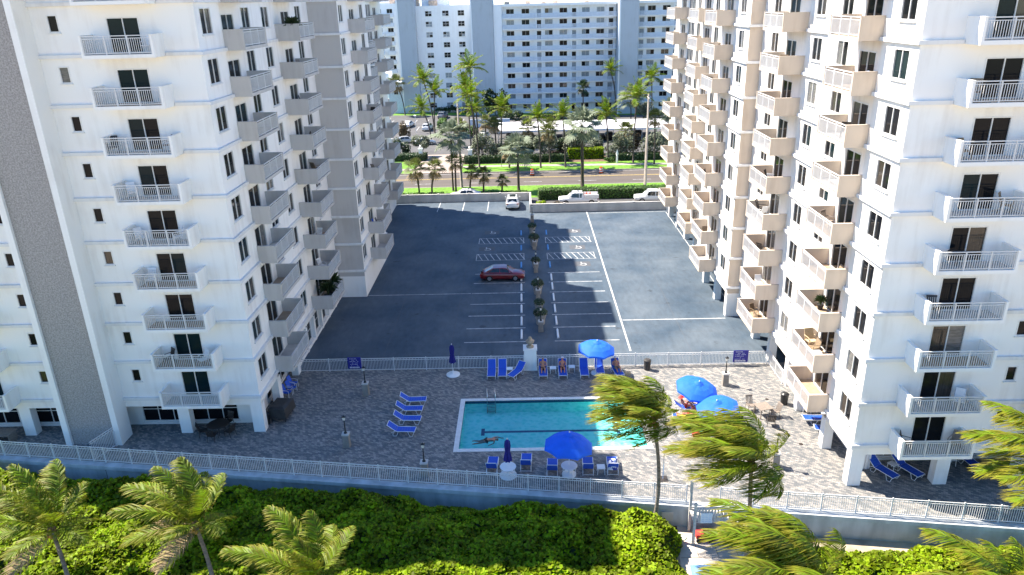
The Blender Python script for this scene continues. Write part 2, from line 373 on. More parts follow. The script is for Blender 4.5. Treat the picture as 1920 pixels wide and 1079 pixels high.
def wall(mb, P, U, Nn, u0, u1, z0, z1, holes, dep=.13, mi=0):
    """a wall sheet with real rectangular openings and their reveals; P origin, U along, Nn outward"""
    P, U, Nn = Vector(P), Vector(U), Vector(Nn)
    pt = lambda u, z, d=0.: P+U*u+Vector((0, 0, z))-Nn*d
    us = sorted({u0, u1}|{h[0] for h in holes}|{h[1] for h in holes}); zs = sorted({z0, z1}|{h[2] for h in holes}|{h[3] for h in holes})
    for i in range(len(us)-1):
        uc = (us[i]+us[i+1])/2; hs = [h for h in holes if h[0] < uc < h[1]]
        if not hs:
            mb.quad(pt(us[i], z0), pt(us[i+1], z0), pt(us[i+1], z1), pt(us[i], z1), mi); continue
        for j in range(len(zs)-1):
            zc = (zs[j]+zs[j+1])/2
            if any(h[2] < zc < h[3] for h in hs): continue
            mb.quad(pt(us[i], zs[j]), pt(us[i+1], zs[j]), pt(us[i+1], zs[j+1]), pt(us[i], zs[j+1]), mi)
    for a, b, c, d in holes:
        for (p, q) in (((a, c), (b, c)), ((b, c), (b, d)), ((b, d), (a, d)), ((a, d), (a, c))):
            mb.quad(pt(*p), pt(*q), pt(*q, dep), pt(*p, dep), mi)

# ================================================================== SETTING
WALL_A, WALL_B = Vector((-35.8, 41.83)), Vector((27.4, 33.45))      # foot line of the sea wall fence
def wy(x): return WALL_A.y+(WALL_B.y-WALL_A.y)*(x-WALL_A.x)/(WALL_B.x-WALL_A.x)
POOL = (-4.7, 7.9, 41.75, 48.05)                                     # water x0 x1 y0 y1
mb = MB()
px0, px1, py0, py1 = POOL; q = .34; X0, X1, YR = -55, 55, 53.4
a, b, c, d = px0-q, px1+q, py0-q, py1+q
mb.poly([(X0, wy(X0)), (a, wy(a)), (a, YR), (X0, YR)], 0); mb.poly([(b, wy(b)), (X1, wy(X1)), (X1, YR), (b, YR)], 0)
mb.poly([(a, wy(a)), (b, wy(b)), (b, c), (a, c)], 0); mb.poly([(a, d), (b, d), (b, YR), (a, YR)], 0)
struct('pool_deck', mb, 'paver')
struct('parking_deck', MB().poly([(-24, 53.4), (30, 53.4), (30, 100.4), (1.2, 100.4), (1.2, 107.2), (-24, 107.2)], 0), 'deck')
mb = MB(); mb.poly([(-4000, 53.4), (4000, 53.4), (4000, 7000), (-4000, 7000)], -.14)
mb.poly([(-4000, wy(-55)), (-55, wy(-55)), (-55, 53.4), (-4000, 53.4)], -.14); mb.poly([(55, wy(55)), (4000, wy(55)), (4000, 53.4), (55, 53.4)], -.14)
struct('ground', mb, 'earth')
mb = MB(); mb.poly([(-4000, wy(-55)), (-55, wy(-55)), (55, wy(55)), (4000, wy(55)), (4000, -200), (-4000, -200)], -1.5)
struct('beach', mb, 'sand')
# sea wall with cap
mb = MB()
for x0, x1 in ((-55, -27.93), (-27.9, 55)):
    ya, yb = wy(x0), wy(x1)
    mb.add([(x0, ya-.34, -1.6), (x1, yb-.34, -1.6), (x1, yb-.34, -.16), (x0, ya-.34, -.16), (x0, ya+.02, -.16), (x1, yb+.02, -.16)], [(0, 1, 2, 3), (3, 2, 5, 4)])
    mb.add([(x0, ya-.46, -.2), (x1, yb-.46, -.2), (x1, yb-.46, .05), (x0, ya-.46, .05), (x0, ya+.05, .05), (x1, yb+.05, .05), (x0, ya+.05, -.01), (x1, yb+.05, -.01)],
           [(0, 1, 2, 3), (3, 2, 5, 4), (4, 5, 7, 6), (0, 1, 5, 4)])
tag(mb.build('sea_wall', 'seawall'), 'long blue-grey concrete sea wall below the front picket fence', 'wall')
# street side
struct('front_lawn', MB().poly([(-120, 107.3), (150, 107.3), (150, 116.6), (-120, 116.6)], .005), 'lawn')
struct('service_drive', MB().poly([(-24, 107.25), (1, 107.25), (1, 101), (30, 101), (30, 106.6), (-24, 110.4)], .012), 'asphalt2')
struct('road', MB().poly([(-300, 116.6), (300, 116.6), (300, 127.2), (-300, 127.2)], -.09), 'asphalt')
mb = MB(); mb.box(-300, 300, 116.45, 116.6, -.09, .03); mb.box(-300, -19.5, 127.2, 127.35, -.09, .03); mb.box(-11, 300, 127.2, 127.35, -.09, .03)
struct('kerb', mb, 'walk')
mb = MB()
mb.box(-300, 300, 117.0, 117.12, -.088, -.084); mb.box(-300, 300, 126.5, 126.62, -.088, -.084)
for i in range(-30, 31): mb.box(i*9, i*9+3, 119.4, 119.52, -.088, -.084)
struct('road_markings', mb, 'paint')
mb = MB(); mb.box(-300, 300, 122.6, 122.72, -.088, -.084); mb.box(-300, 300, 122.9, 123.02, -.088, -.084); struct('centre_line', mb, 'yellow')
struct('verge', MB().poly([(-11.0, 127.35), (150, 127.35), (150, 134.), (-11, 134.)], .004).poly([(-150, 127.35), (-19.6, 127.35), (-19.6, 140), (-150, 140)], .004), 'lawn')
struct('pavement', MB().poly([(-150, 129.9), (-19.6, 129.9), (-19.6, 131.3), (-150, 131.3)], .012).poly(
    [(-11, 131.2), (0, 131.6), (8, 130.6), (16, 130.4), (26, 130.1), (150, 130.), (150, 131.5), (26, 131.6), (16, 132.0), (8, 132.2), (0, 133), (-11, 132.6)], .012), 'walk')
struct('driveway', MB().poly([(-19.6, 127.2), (-11, 127.2), (-11.5, 144), (-19, 144)], .008), 'drive')
struct('planting_bed', MB().poly([(-11, 134), (150, 134), (150, 142), (-11, 142)], .006), 'soil')
struct('parking_lot', MB().poly([(-60, 141), (60, 141), (60, 186), (-60, 204)], .0), 'asphalt2')
mb = MB()
for i in range(7):
    x = -37+i*3.0; mb.box(x, x+.13, 174, 179.5, .006, .010)
    mb.box(x+4, x+4.13, 186, 191, .006, .010)
mb.box(-38, -20, 179.5, 179.65, .006, .010)
struct('lot_markings', mb, 'paint')
struct('far_lawn', MB().poly([(-60, 204), (60, 186), (60, 190), (-60, 209)], .01), 'lawn')

# pool basin, coping, water, lane lines
mb = MB(); D = -1.0
x0, x1, y0, y1 = POOL
mb.quad((x0, y0, D), (x1, y0, D), (x1, y1, D), (x0, y1, D))
for p, r in (((x0, y0), (x1, y0)), ((x1, y0), (x1, y1)), ((x1, y1), (x0, y1)), ((x0, y1), (x0, y0))): mb.quad((*p, D), (*r, D), (*r, -.22), (*p, -.22))
pool = thing('swimming_pool', 'rectangular turquoise swimming pool with pale coping in the middle of the deck', 'pool', (0, 0, 0))
mb.build('basin', 'pooltile', pool)
mb = MB()
for p, r in (((x0, y0), (x1, y0)), ((x1, y0), (x1, y1)), ((x1, y1), (x0, y1)), ((x0, y1), (x0, y0))): mb.quad((*p, -.22), (*r, -.22), (*r, -.0), (*p, -.0))
mb.build('waterline_band', 'waterline', pool)
mb = MB(); mb.box(a, b, c, y0, -.05, .03); mb.box(a, b, y1, d, -.05, .03); mb.box(a, x0, y0, y1, -.05, .03); mb.box(x1, b, y0, y1, -.05, .03)
mb.build('coping', 'coping', pool)
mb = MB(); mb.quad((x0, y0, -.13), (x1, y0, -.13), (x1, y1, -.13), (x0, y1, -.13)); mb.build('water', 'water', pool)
for yy in (45.35, 42.75):
    mb = MB(); mb.box(x0+1.3, x1-1.5, yy-.12, yy+.12, D+.002, D+.008)
    for xx in (x0+1.3, x1-1.62): mb.box(xx, xx+.25, yy-.45, yy-.125, D+.002, D+.008); mb.box(xx, xx+.25, yy+.125, yy+.45, D+.002, D+.008)
    mb.build('lane_line', 'pooldark', pool)
for xx, yy in ((.3, 48.22), (1.6, 48.22), (-2.5, 41.56), (4.2, 41.56)):
    mb = MB()
    for i in range(5): mb.box(xx+i*.17, xx+i*.17+.11, yy-.1, yy+.1, .031, .034)
    mb.build('depth_mark', 'plastic', pool)
pl = thing('pool_ladder', 'steel pool ladder with two hooped rails at the far left end of the pool', 'ladder', (-2.75, 48.05, 0))
for sx in (-.3, .3):
    MB().tube([(sx, .55, .03), (sx, .5, .7), (sx, .35, .85), (sx, .05, .8), (sx, -.1, .5), (sx, -.1, -1.0)], .024, 8).build('rail', 'steel', pl, True)
for z in (-.25, -.55, -.85): MB().box(-.28, .28, -.16, -.06, z, z+.03).build('step', 'steel', pl)

# parking markings
mb = MB(); z0, z1 = .003, .006
ST = [58.2, 61.1, 64.0, 66.9, 69.8, 72.65, 75.5]
for y in ST:
    mb.box(-5.5, -.1, y-.055, y+.055, z0, z1); mb.box(2.45, 8.1, y-.055, y+.055, z0, z1)
mb.box(8.68, 8.83, 56, 100.3, z0, z1)
mb.box(-17, -5.6, 69.76, 69.84, z0, z1); mb.box(8.9, 18.4, 62.35, 62.48, z0, z1)
mb.box(9.2, 19.6, 99.2, 99.3, z0, z1); mb.box(19.6, 19.7, 63, 99, z0, z1)
for x in (-12.5, -8.9, -5.3): mb.box(x, x+.11, 101.5, 107, z0, z1)
struct('parking_lines', mb, 'paint')
mb = MB()
for y in (59.6, 66.2, 79.0, 85.1, 93.5): mb.box(-17, 19.5, y, y+.03, .0015, .0025)
for x in (-12.2, -6.6, 13.8): mb.box(x, x+.03, 54, 100, .0008, .0018)
struct('deck_joints', mb, 'padgrey')
def hatch(xa, xb, y0, y1, mb):
    w = .07
    mb.box(xa, xb, y0, y0+w, z0, z1); mb.box(xa, xb, y1-w, y1, z0, z1); mb.box(xa, xa+w, y0+w, y1-w, z0, z1); mb.box(xb-w, xb, y0+w, y1-w, z0, z1)
    n = 8; st = (xb-xa)/n
    for i in range(n):
        p = xa+i*st+.12
        mb.quad((p, y1-w, z1-.001), (p+.09, y1-w, z1-.001), (p+st*.85+.09, y0+w, z1-.001), (p+st*.85, y0+w, z1-.001))
mb = MB()
for (xa, xb) in ((-5.7, -.1), (2.55, 8.1)):
    for (ya, yb) in ((80.0, 82.3), (86.2, 88.5)): hatch(xa, xb, ya, yb, mb)
struct('access_aisle_markings', mb, 'paint')
mb = MB(); mp = MB()
for x, y in ((-4.6, 84.2), (-4.2, 90.9), (6.3, 84.2), (6.3, 90.9), (6.4, 78.2)):
    mb.box(x-.95, x+.95, y-.75, y+.75, z0, z1)
    for i in range(12):
        t, t2 = R(200+i*18), R(218+i*18); c0 = (x+.1, y-.15)
        mp.quad((c0[0]+.42*math.cos(t), c0[1]+.42*math.sin(t), .009), (c0[0]+.42*math.cos(t2), c0[1]+.42*math.sin(t2), .009), (c0[0]+.3*math.cos(t2), c0[1]+.3*math.sin(t2), .009), (c0[0]+.3*math.cos(t), c0[1]+.3*math.sin(t), .009))
    mp.box(x-.12, x, y-.1, y+.45, .007, .0095); mp.box(x, x+.35, y+.1, y+.2, .007, .0095); mp.box(x-.14, x+.02, y+.47, y+.62, .007, .0095)
struct('accessible_bay_pads', mb, 'padgrey'); struct('accessible_bay_symbols', mp, 'paint')

# wheel stops: each one a thing
def stopmesh(m):
    k = MB(); k.taper(0, 0, 0, .12, .10, .92, .06, .9); return k.mesh('wheel_stop', m)
sm, smb = stopmesh('plastic'), stopmesh('paintblue')
for side, x in (('left', -.45), ('right', 2.78)):
    for i, (y, bl) in enumerate([(59.65, 0), (62.55, 0), (65.45, 0), (68.35, 0), (71.2, 0), (74.05, 0), (78.1, 1), (84.3, 1), (90.4, 1)]):
        if side == 'right' and i == 4: y += .2
        o = ob('wheel_stop', smb if bl else sm, None, (x, y, .004))
        ordn = ['nearest the pool fence', 'second from the pool fence', 'third from the pool fence', 'fourth from the pool fence', 'fifth from the pool fence', 'sixth from the pool fence', 'nearest of three blue ones', 'middle of three blue ones', 'farthest of three blue ones'][i]
        tag(o, f'{"blue" if bl else "white"} concrete wheel stop {side} of the planter row, {ordn}', 'wheel stop', 'wheel stops beside the planter row')

# ================================================================== TOWERS
ZB0, FH, NF = 2.75, 2.825, 10
zb = lambda k: ZB0+FH*k
ROOF = zb(NF)
_pc = {}
def panemesh(w, h, m):
    k = (round(w, 3), round(h, 3), m)
    if k not in _pc: _pc[k] = MB().box(-w/2, w/2, .055, .075, 0, h).mesh('pane', m)
    return _pc[k]
def winkit(w, h, nx=2, nz=1, fw=.065, sill=True, fm='frame'):
    k = MB(); y0, y1 = -.025, .125
    k.box(-w/2, -w/2+fw, y0, y1, 0, h); k.box(w/2-fw, w/2, y0, y1, 0, h)
    k.box(-w/2+fw, w/2-fw, y0, y1, 0, fw); k.box(-w/2+fw, w/2-fw, y0, y1, h-fw, h)
    pw = (w-2*fw)/nx; ph = (h-2*fw)/nz; mw = .05; panes = []
    for i in range(1, nx): x = -w/2+fw+i*pw; k.box(x-mw/2, x+mw/2, .0, .12, fw, h-fw)
    for j in range(1, nz):
        z = fw+j*ph; k.box(-w/2+fw, w/2-fw, .02, .11, z-mw/2, z+mw/2)
    for i in range(nx):
        for j in range(nz): panes.append(((-w/2+fw+(i+.5)*pw, 0, fw+j*ph), pw, ph))
    if sill: k.box(-w/2-.05, w/2+.05, -.10, -.003, -.08, -.002)
    return dict(frame=k.mesh('window', fm), panes=panes, w=w, h=h)
PM = ['g_dark']*14+['g_teal']*5+['g_brown']*3+['g_blind']*2
def place_window(name, parent, kit, loc, rz, choices=PM, same=.6):
    o = ob(name, kit['frame'], parent, loc, rz); m0 = random.choice(choices)
    for off, w, h in kit['panes']:
        m = m0 if random.random() < same else random.choice(choices)
        ob('pane', panemesh(w, h, m), o, off)
    return o
K_WIN = winkit(1.62, 1.5); K_SMALL = winkit(.62, .96, 1); K_DOOR = winkit(2.15, 1.97, 2, 1, .07, False); K_FDOOR = winkit(1.9, 1.97, 2, 1, .07, False)
K_SHOP = winkit(1.9, 1.95, 2, 2, .07, True); K_GLAZE = winkit(3.4, 2.0, 3, 2, .08, True)

def balconykit(w, d, pm, fm='concrete'):
    k = MB(); t = .13; h = 1.22
    k.box(-w/2, w/2, -d, .02, 0, .2, 0)
    k.box(-w/2, -w/2+t, -d, .02, .2, h, 0); k.box(w/2-t, w/2, -d, .02, .2, h, 0)
    k.box(-w/2-.02, -w/2+t+.02, -d-.02, .02, h, h+.04, 0); k.box(w/2-t-.02, w/2+.02, -d-.02, .02, h, h+.04, 0)
    k.box(-w/2+t, w/2-t, -d+.15, -.003, .2, .212, 1)
    r = MB(); a, b = -w/2+t, w/2-t; y = -d+.06
    r.box(a, b, y-.03, y+.03, h-.04, h+.01); r.box(a, b, y-.015, y+.015, h-.17, h-.135); r.box(a, b, y-.02, y+.02, .27, .31)
    n = int((b-a)/.118)
    for i in range(1, n):
        x = a+(b-a)*i/n; r.box(x-.0125, x+.0125, y-.0125, y+.0125, .31, h-.135)
    for i in range(4):
        x = a+(b-a)*i/3; x = min(max(x, a+.03), b-.03); r.box(x-.03, x+.03, y-.025, y+.025, .2, h-.04)
    return dict(b=k.mesh('balcony', [pm, fm]), r=r.mesh('railing', 'railing'), w=w, d=d)
def place_balcony(parent, kits, loc, rz):
    kit = random.choice(kits) if isinstance(kits, list) else kits
    o = ob('balcony', kit['b'], parent, loc, rz); ob('railing', kit['r'], o); return o

def tower(label, Xc, Yf, s, C):
    root = thing('apartment_tower', label, 'building', (Xc, Yf, 0))
    rs = PI/2 if s < 0 else -PI/2
    LEN, WID, top = C['len'], 24., ROOF+.55
    # ---- front wall
    fw = [(8.2, K_SMALL, 1.42), (14.6, K_SMALL, 1.42)]; fd = [4.2, 18.6]
    holes = []
    for k in range(NF):
        z = zb(k)
        for x, kit, dz in fw: holes.append((x-kit['w']/2, x+kit['w']/2, z+dz, z+dz+kit['h']))
        for x in fd: holes.append((x-.95, x+.95, z+.2, z+2.17))
    mb = MB(); wall(mb, (0, 0, 0), (s, 0, 0), (0, -1, 0), 0, WID, ZB0-.55, top, holes)
    mb.build('front_wall', 'white', root)
    FB = balconykit(4.15, 1.4, 'white'); FB2 = balconykit(4.15, 1.4, 'white', 'tile')
    for k in range(NF):
        z = zb(k)
        for x, kit, dz in fw: place_window('window', root, kit, (s*x, 0, z+dz), 0)
        for x in fd: place_window('sliding_door', root, K_FDOOR, (s*x, 0, z+.2), 0)
        for x in (4.1, 18.7): place_balcony(root, [FB, FB, FB2], (s*x, 0, z), 0)
    # stone pier between white fins
    mb = MB(); mb.box(s*9.85, s*12.95, -1.22, -.003, 0, top+.5); mb.build('pebble_pier', 'pebble', root)
    for x0, x1 in ((9.45, 9.85), (12.95, 13.35)):
        MB().box(s*x0, s*x1, -1.42, -.003, 0, top+.5).build('pier_fin', 'white', root)
    # ---- side wall segments
    side = MB(); step = MB(); base = MB()
    segs = C['segs']
    for i, (t0, t1, o, wins, doors) in enumerate(segs):
        holes = []
        for k in range(NF):
            z = zb(k)
            for t in wins: holes.append((t-.81, t+.81, z+1.06, z+2.56))
            for t in doors: holes.append((t-1.075, t+1.075, z+.2, z+2.17))
        wall(side, (s*o, 0, 0), (0, 1, 0), (-s, 0, 0), t0, t1, ZB0-.5, top, holes)
        if i:
            po = segs[i-1][2]
            tgt = step if o < po-.3 else side
            tgt.quad((s*po, t0, ZB0-.5), (s*o, t0, ZB0-.5), (s*o, t0, top), (s*po, t0, top))
        for k in range(NF):
            z = zb(k)
            for t in wins: place_window('window', root, K_WIN, (s*o, t, z+1.06), rs)
            for t in doors: place_window('sliding_door', root, K_DOOR, (s*o, t, z+.2), rs)
    side.build('side_wall', C['sidepaint'], root); step.build('step_wall', C['paint'], root)
    for t0, t1, o, d in C['bals']:
        kit = balconykit(t1-t0, d, C['paint']); kit2 = balconykit(t1-t0, d, C['paint'], 'tile')
        for k in range(NF): place_balcony(root, [kit, kit, kit2], (s*o, (t0+t1)/2, zb(k)), rs)
        MB().box(-(t1-t0)/2, (t1-t0)/2, -d, .02, 0, .2).build('eyebrow_slab', 'white', root, loc=(s*o, (t0+t1)/2, ROOF), rz=rs)
    # ---- ledges, one object per floor and stretch
    P = .17
    L = []
    for x0, x1 in ((-P, 2.0), (6.2, 9.45), (13.35, 16.6), (20.8, WID)): L.append(MB().box(s*x0, s*x1, -P, .02, 0, .2).mesh('ledge', 'trim'))
    for t0, t1, o in C['ledges']: L.append(MB().box(s*(o-P), s*(o+.02), t0+.021, t1, 0, .2).mesh('ledge', 'trim'))
    for t, o0, o1 in C['steps']: L.append(MB().box(s*(o0-P), s*o1, t-P, t+.02, 0, .2).mesh('ledge', 'trim'))
    for k in range(NF+1):
        for me in L: ob('ledge', me, root, (0, 0, zb(k)))
    MB().box(s*-P, s*WID, -2.0, -P-.003, ROOF, ROOF+.22).build('shadow_slab', 'white', root)  # unseen slab, added to carry the front shadow farther out
    # ---- roof, rear and far side
    pts = [(0, 0)]
    for t0, t1, o, *_ in segs: pts += [(o, t0), (o, t1)]
    pts += [(WID, LEN), (WID, 0)]
    mb = MB(); mb.poly([(s*x, y) for x, y in pts], ROOF+.1); mb.build('roof', 'concrete', root)
    mb = MB(); mb.quad((s*segs[-1][2], LEN, 0), (s*WID, LEN, 0), (s*WID, LEN, top), (s*segs[-1][2], LEN, top)); mb.quad((s*WID, 0, 0), (s*WID, LEN, 0), (s*WID, LEN, top), (s*WID, 0, top))
    mb.build('rear_wall', 'white', root)
    mb = MB(); mb.poly([(s*x, y) for x, y in [(o, t) for t0, t1, o, *_ in segs for t in (t0, t1)]+[(WID, LEN), (WID, 0)]], ZB0-.45); mb.build('soffit', 'white', root)
    RB = balconykit(4.2, 1.4, C['paint'])
    for k in range(NF):
        place_balcony(root, RB, (s*(segs[-1][2]+2.15), LEN, zb(k)), PI); place_window('sliding_door', root, K_FDOOR, (s*(segs[-1][2]+2.15), LEN+.03, zb(k)+.2), PI)
    # ---- ground floor front: columns, beams and glazing
    for x in (.4, 5.55, 16.7, 21.6): MB().box(s*(x-.4), s*(x+.4), .004, .62, 0, ZB0-.45).build('column', 'white', root)
    GW = C['gw']; k = MB(); holes = []
    for x in (3.9, 7.45, 15.2, 18.7, 22.1): holes.append((x-1.7, x+1.7, .25, 2.25))
    wall(k, (0, GW, 0), (s, 0, 0), (0, -1, 0), 1.0, WID, 0, ZB0-.44, holes); k.build('glazed_wall', 'white', root)
    for x in (3.9, 7.45, 15.2, 18.7, 22.1): place_window('window', root, K_GLAZE, (s*x, GW, .25), 0, ['g_dark'])
    C['ground'](root, s, rs)
    return root

def ground_left(root, s, rs):
    # pool side: recessed glazing behind columns; then shop-like windows on the parking side
    for t in (4.0, 8.7): MB().box(0, s*.55, t-.35, t+.35, 0, ZB0-.5).build('column', 'white', root)
    k = MB(); wall(k, (s*1.0, 0, 0), (0, 1, 0), (-s, 0, 0), 1.25, 9.3, 0, ZB0-.44, [(4.7-.95, 4.7+.95, .3, 2.25), (7.2-.95, 7.2+.95, .3, 2.25)]); k.build('glazed_wall', 'white', root)
    for t in (4.7, 7.2): place_window('window', root, K_SHOP, (s*1.0, t, .3), rs, ['g_dark'])
    k = MB(); ts = (11.4, 13.9, 16.4, 18.9, 21.4)
    wall(k, (s*.62, 0, 0), (0, 1, 0), (-s, 0, 0), 9.3, 25.2, 0, ZB0-.44, [(t-.95, t+.95, .3, 2.25) for t in ts]); k.quad((s*.62, 9.3, 0), (s*1.0, 9.3, 0), (s*1.0, 9.3, 2.3), (s*.62, 9.3, 2.3)); k.build('storefront_wall', 'white', root)
    for t in ts: place_window('window', root, K_SHOP, (s*.62, t, .3), rs, ['g_dark'])
    for t in (10.1, 12.65, 15.15, 17.65, 20.15, 22.7): MB().box(s*.3, s*.619, t-.16, t+.16, 0, ZB0-.5).build('pilaster', 'white', root)
    MB().box(s*.35, s*.61, 9.3, 25.18, 0, .28).build('plinth', 'white', root)
    k = MB(); k.quad((s*-2.25, 25.2, 0), (s*.65, 25.2, 0), (s*.65, 25.2, ZB0-.5), (s*-2.25, 25.2, ZB0-.5)); k.quad((s*-2.25, 25.2, 0), (s*-2.25, 38, 0), (s*-2.25, 38, ZB0-.5), (s*-2.25, 25.2, ZB0-.5))
    k.quad((s*-2.25, 38, 0), (s*.4, 38, 0), (s*.4, 38, ZB0-.5), (s*-2.25, 38, ZB0-.5)); k.quad((s*.4, 38, 0), (s*.4, 61.35, 0), (s*.4, 61.35, ZB0-.5), (s*.4, 38, ZB0-.5)); k.build('base_wall', 'white', root)
def ground_right(root, s, rs):
    for t in (4.25, 9.0, 12.6, 16.8, 21.0, 26.0, 30.0, 34.6, 39.5, 44.5, 49.5, 54.5, 59.5):
        o = -.66 if 25 < t < 38 else .45 if t > 9 else 0.
        MB().box(s*o, s*(o+.62), t-.3, t+.3, 0, ZB0-.5).build('column', 'white', root)
    MB().box(s*-.66, s*.95, 25.62, 25.695, 0, ZB0-.5).build('corner_wall', 'white', root)
    k = MB(); wall(k, (s*1.6, 0, 0), (0, 1, 0), (-s, 0, 0), 2.6, 15.6, 0, ZB0-.44, [(5-.95, 5+.95, .3, 2.25), (8-.95, 8+.95, .3, 2.25)]); k.build('glazed_wall', 'white', root)
    for t in (5, 8): place_window('window', root, K_SHOP, (s*1.6, t, .3), rs, ['g_dark'])
    k = MB(); k.quad((s*9, 15.6, 0), (s*9, 61.35, 0), (s*9, 61.35, ZB0-.5), (s*9, 15.6, ZB0-.5)); k.quad((s*1.6, 15.6, 0), (s*9, 15.6, 0), (s*9, 15.6, ZB0-.5), (s*1.6, 15.6, ZB0-.5)); k.build('garage_wall', 'white', root)

LEFT = dict(len=61.4, gw=1.25, sidepaint='white', paint='taupe_shaded', ground=ground_left,
    segs=[(0, 3.75, 0, [1.45], []), (3.75, 25.2, .42, [9.3, 13.4, 22.0], [5.9, 18.3]), (25.2, 38., -2.25, [26.3, 35.4], [30.8]), (38, 61.4, .35, [41, 48.6, 51.5, 53.2], [44.8, 56.6])],
    bals=[(3.76, 8.15, .42, 1.68), (15.5, 19.9, .42, 1.85), (29.0, 34.0, -2.25, 1.6), (42.6, 47.3, .35, 1.6), (54.0, 59.2, .35, 1.6)],
    ledges=[(0, 3.75, 0), (8.2, 15.4, .42), (25.2, 28.9, -2.25), (34.1, 38, -2.25), (47.4, 53.8, .35)], steps=[(25.2, -2.25, .42)])
RIGHT = dict(len=61.4, gw=2.6, sidepaint='white_sunlit', paint='taupe', ground=ground_right,
    segs=[(0, 3.95, 0, [1.6], []), (3.95, 25.7, .45, [9.9, 14.0, 22.6], [6.4, 18.9]), (25.7, 38., -.66, [27.8, 36.3], [32.0]), (38, 61.4, .5, [41, 48.8, 51.6, 53.2], [44.8, 56.8])],
    bals=[(3.96, 8.05, .45, 1.72), (16.0, 20.3, .45, 1.75), (30.2, 34.6, -.66, 1.6), (42.6, 47.3, .5, 1.5), (54.4, 59.4, .5, 1.6)],
    ledges=[(0, 3.95, 0), (8.1, 15.9, .45), (25.7, 30.1, -.66), (34.7, 38, -.66), (47.4, 54.2, .5)], steps=[(25.7, -.66, .45)])
TL = tower('white apartment tower on the left with pebble-dash pier and shaded balconies', -18.5, 44.3, -1, LEFT)
TR = tower('white apartment tower on the right with sunlit beige balconies', 19.13, 37.2, 1, RIGHT)

# ------------------------------------------------------------------ parapets at the street end of the parking deck
def parapet(label, x0, x1, y0, y1, h=1.2):
    o = MB().box(x0, x1, y0, y1, -.02, h).build('parapet_wall', 'conc_wall'); tag(o, label, 'wall', 'concrete parapets round the parking deck')
    n = max(2, int(max(x1-x0, y1-y0)/4.5))
    for i in range(1, n):
        if x1-x0 > y1-y0: MB().box(x0+(x1-x0)*i/n-.15, x0+(x1-x0)*i/n+.15, y0-.03, y1+.03, h-.002, h+.06).build('cap_joint', 'conc_wall', o)
    return o
parapet('long concrete parapet closing the left half of the parking deck', -22, 1.05, 107., 107.28)
parapet('concrete parapet closing the right half of the parking deck', .78, 20.2, 100.2, 100.48)
parapet('short concrete parapet return beside the white SUV', .78, 1.05, 100.5, 106.98)

# ------------------------------------------------------------------ picket fences
def panel(w, h=1.15, gap=.115):
    k = MB(); k.box(0, w, -.02, .02, h-.05, h); k.box(0, w, -.015, .015, h-.19, h-.155); k.box(0, w, -.018, .018, .1, .14)
    n = int(w/gap)
    for i in range(1, n): x = w*i/n; k.box(x-.011, x+.011, -.011, .011, .14, h-.19)
    for i in range(1, n, 2): x = w*i/n; k.box(x-.011, x+.011, -.011, .011, h-.155, h-.05)
    return k.mesh('picket_panel', 'railing')
postm = MB().box(-.032, .032, -.032, .032, 0, 1.2).mesh('post', 'railing')
def fence(label, A, B, z, w=1.85, name='picket_fence', h=1.15, skip=()):
    A, B = Vector(A), Vector(B); d = B-A; n = max(1, round(d.length/w)); w = d.length/n; an = math.atan2(d.y, d.x)
    root = thing(name, label, 'fence', (A.x, A.y, z), an, 'white picket fences round the pool deck'); me = panel(w, h)
    for i in range(n+1): ob('post', postm, root, (i*w, 0, 0))
    for i in range(n):
        if i not in skip: ob('picket_panel', me, root, (i*w, 0, 0))
    return root
fence('long white picket fence along the sea wall, left of the stairs', (-54, wy(-54)), (9.2, wy(9.2)), .05)
fence('white picket fence along the sea wall, right of the stairs', (11.1, wy(11.1)), (54, wy(54)), .05)
fence('white picket fence between pool and parking deck, left of the urn pillar', (-18.75, 53.2), (-.28, 53.2), 0, 2.6)
fence('white picket fence between pool and parking deck, right of the urn pillar', (.78, 53.2), (19.3, 53.2), 0, 2.6)
fence('short white picket fence beside the right tower arcade', (19.45, 53.1), (19.45, 49.9), 0, 1.6)
fence('small white picket gate from the pebble pier to the front fence', (-28.3, 42.8), (-28.9, wy(-28.9)+.06), 0, 1.9, 'picket_gate', 1.5)
# pillar with urn
pr = thing('gate_pillar', 'white square pillar in the middle of the pool fence', 'pillar', (.25, 53.2, 0))
MB().box(-.5, .5, -.42, .42, 0, 1.78).build('shaft', 'white', pr); MB().box(-.56, .56, -.48, .48, 1.78, 1.9).build('cap', 'white', pr); MB().box(-.56, .56, -.48, .48, 0, .12).build('plinth', 'white', pr)
mb = MB(); mb.lathe([(.3, 1.9), (.3, 2.0), (.16, 2.05), (.13, 2.15), (.3, 2.3), (.36, 2.45), (.3, 2.5), (.1, 2.55), (.17, 2.66), (.12, 2.78), (.02, 2.84)], 14, (.25, 53.2))
tag(mb.build('stone_urn', 'terracotta', None, True), 'brown stone urn with lid standing on the white pillar', 'urn')
# signs on the fence
def sign(x0, x1, z0, z1, label):
    r = thing('pool_sign', label, 'sign', ((x0+x1)/2, 53.12, z0)); w, h = (x1-x0)/2, z1-z0
    MB().box(-w, w, -.015, .015, 0, h).build('board', 'signblue', r)
    random.seed(3)
    for i in range(6):
        z = h*(.88-.125*i); L = w*random.uniform(.45, .8) if i else w*.7
        for j in range(int(L*2/.12)):
            if random.random() < .8: MB().box(-L+j*.12, -L+j*.12+random.uniform(.05, .1), -.018, -.016, z-.018*(1.6 if i == 0 else 1), z+.018).build('lettering', 'farrail', r)
    for j in range(7): MB().box(-w*.75+j*.21*w, -w*.75+j*.21*w+.15*w, -.018, -.016, .06, .17).build('lettering', 'plastic', r)
sign(-14.55, -13.45, .28, 1.3, 'blue pool notice board on the fence near the left tower')
sign(16.55, 17.75, .25, 1.3, 'blue pool notice board on the fence near the right tower')

